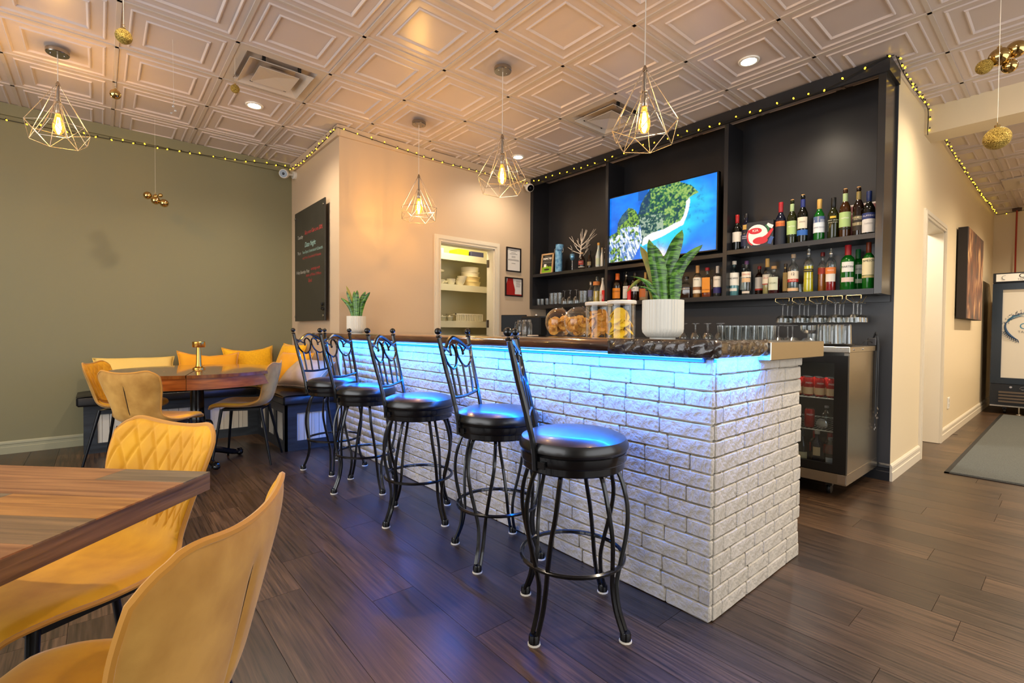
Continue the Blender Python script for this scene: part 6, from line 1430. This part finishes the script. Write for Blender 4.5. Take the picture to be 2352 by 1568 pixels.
# tall drinks fridge at the end of the hall
bf = empty('display_fridge', (9.42, .41, 0), 0, 'tall black display fridge with a white logo door at the end of the hall', 'fridge')
FB = mat('fridge_black', '#14171c', .3); FW = mat('fridge_film', '#d6d2c8', .35)
W0, W1 = -.80, .365
ob('cabinet', MB().box(.04, .75, W0, W1, .12, 1.93), FB, bf, smooth=0)
ob('header', MB().cbox(-.01, .04, W0, W1, 1.80, 1.93, .003), FB, bf, smooth=0); hd = ob('header_panel', MB().box(-.014, -.009, W0+.03, W1-.03, 1.815, 1.915), mat('header_white', '#e0dcd2', .35, emit='#e0dcd2', emit_s=.15), bf, smooth=0)
for nm, mb in (('door_stile', MB().box(-.02, .04, W1-.10, W1, .42, 1.785)), ('door_stile', MB().box(-.02, .04, W0, W0+.09, .42, 1.785)), ('door_rail', MB().box(-.02, .04, W0+.09, W1-.10, 1.70, 1.785)), ('door_rail', MB().box(-.02, .04, W0+.09, W1-.10, .42, .50))): ob(nm, mb, mat('door_blue_black', '#1a2633', .22), bf, smooth=0)
ob('door_panel', MB().box(-.008, .02, W0+.09, W1-.10, .50, 1.70), FW, bf, smooth=0)
ob('lower_panel', MB().box(-.015, .04, W0, W1, .12, .41), FB, bf, smooth=0)
for k in range(4): ob('grille_slat', MB().box(-.035, -.013, W0+.05, W1-.085, .165+k*.042, .188+k*.042), mat('grille_brown', '#5b4f44', .4), bf, smooth=0)
ob('bottom_rail', MB().box(-.02, .7, W0, W1, .105, .122), STEEL, bf, smooth=0)
for y in (W1-.14, W0+.1): ob('caster', MB().lathe([(0, -.012), (.034, -.012), (.038, 0), (.034, .012), (0, .012)], 14).xf(Matrix.Translation((.1, y, .04)) @ Matrix.Rotation(pi/2, 4, 'X')).box(.08, .12, y-.02, y+.02, .06, .11), BLACKP, bf)
ob('levelling_foot', MB().lathe([(0, 0), (.032, 0), (.03, .008), (.01, .016), (.008, .11), (0, .11)], 14, (.06, W1-.28, 0)), STEEL, bf)
ob('lock', MB().lathe([(0, 0), (.014, 0), (.014, .006), (0, .006)], 14).xf(Matrix.Translation((-.015, W1-.20, .375)) @ Matrix.Rotation(-pi/2, 4, 'Y')), CHROME, bf)
lg = ob('badge', MB().prism([(.085*cos(k*pi/14), .028*sin(k*pi/14)) for k in range(28)], 0, .003, lambda p: (-.0155-p[2], p[0]+W1-.37, p[1]+.365)), FB, bf, smooth=0); ob('badge_ring', MB().tube([(-.019, W1-.37+.085*cos(k*pi/14), .365+.028*sin(k*pi/14)) for k in range(28)], .0025, 5, True), CHROME, lg)
lettering('Apex', .045, mat('print_white', '#e8e4dc', .5), lg, (-.0195, W1-.37, .365), (0, -1, 0), (0, 0, 1), shear=.2)
NVY = mat('logo_navy', '#1d3f66', .5); TEAL = mat('logo_teal', '#3f86ad', .5); GRY = mat('logo_grey', '#6d7376', .5)
lettering('CU', .085, mat('logo_black', '#1a1a1c', .5), hd, (-.0155, W1-.245, 1.880), (0, -1, 0), (0, 0, 1), align='LEFT'); lettering('TAPAS', .034, GRY, hd, (-.0155, W1-.235, 1.835), (0, -1, 0), (0, 0, 1), align='LEFT')
dpn = empty('logo', (0, 0, 0)); dpn.parent = bf
lettering('CU', .115, TEAL, dpn, (-.0095, W1-.262, 1.20), (0, -1, 0), (0, 0, 1), align='LEFT', name='lettering'); lettering('TAPAS', .045, GRY, dpn, (-.0095, W1-.250, 1.125), (0, -1, 0), (0, 0, 1), align='LEFT')
# tree drawn round the name: trunk, branches, leaves, roots
cy, cz, RR = W1-.405, 1.20, .275
def ring(a, k=1.0): return (-.0098, cy+RR*k*cos(a)*1.0, cz+RR*k*sin(a)*.78)
ob('tree_trunk', MB().tube([ring(pi*1.30*0+a_) for a_ in [(-.95+.09*k) for k in range(15)]], [v_*.62 for v_ in (.006, .012, .018, .022, .025, .026, .025, .024, .022, .02, .018, .016, .014, .011, .008)], 6), NVY, dpn)
for k, a in enumerate([-.95+.09*q for q in range(9)]):
    p = ring(a); q = ring(a-.16, 1.16); q2 = ring(a-.05, 1.22)
    ob('root', MB().tube([p, ring(a-.10, 1.07), q], [.006, .004, .002], 5).tube([ring(a-.10, 1.07), q2], [.0035, .0015], 5), NVY, dpn)
rl = random.Random(8)
for k in range(7):
    a = .25+.10*k; ob('twig', MB().tube([ring(a*.8), ring(a+.2, .96-.05*(k % 3)), ring(a+.55, .94-.08*(k % 4))], [.005, .0035, .0015], 5), TEAL if k % 2 else NVY, dpn)
for k in range(70):
    a = rl.uniform(.1, 1.75); p = Vector(ring(a, rl.uniform(.90, 1.12))); th = rl.uniform(0, pi); d = Vector((0, cos(th), sin(th)))*.010; n_ = Vector((0, -sin(th), cos(th)))*.004
    ob('leaf_print', MB().add([p-d, p+n_, p+d, p-n_], [(0, 1, 2, 3)]), NVY if k % 3 else GRY, dpn, smooth=0)
ob('header_mark', MB().tube([(-.0150, W1-.115+.028*cos(a_), 1.866+.028*sin(a_)) for a_ in [-1.6+.2*k for k in range(18)]], [.005-.00022*k for k in range(18)], 5), GRY, hd)
# red cord hanging by the end wall
rd = empty('hanging_red_cable', (10.49, .63, 1.0), 0, 'thin red cord hanging down the end wall to the display fridge', 'cord'); ob('cord', MB().tube([(0, 0, 1.98), (.01, .003, 1.4), (0, .0, .9)], .011, 8), mat('red_cord_sheath', '#a03018', .5), rd); ob('bracket', MB().box(-.02, .05, -.05, .05, 1.95, 1.985), mat('bracket_brown', '#4a3020', .5), rd, smooth=0)
hs = empty('hall_spotlight', (5.75, -.02, CEIL), 0, 'small grey ceiling speaker at the right edge beyond the beam', 'speaker'); ob('can', MB().lathe([(0, -.10), (.05, -.10), (.055, -.09), (.055, 0), (0, 0)], 20), mat('grey_speaker', '#55534e', .4), hs); ob('glow_face', MB().lathe([(0, -.104), (.045, -.104), (.045, -.10), (0, -.10)], 18), mat('speaker_face', '#c9c2b4', .4), hs)
# kitchen seen through the doorway: a steel fridge edge and light
kf = empty('kitchen_fridge', (6.75, 1.75, 0), 0, 'steel kitchen fridge edge seen through the hall doorway', 'fridge'); ob('cabinet', MB().cbox(-.35, .4, -.4, .4, .06, 2.0, .006), STEEL, kf, smooth=0); ob('door_gap', MB().box(-.352, -.349, -.4, .4, 1.42, 1.435), BLACKP, kf, smooth=0); ob('feet', MB().box(-.3, .35, -.35, .35, 0, .06), BLACKP, kf, smooth=0)
light('kitchen_light', 'POINT', (5.9, 1.6, 2.5), 70, (1.0, .96, .86), shadow_soft_size=.15)
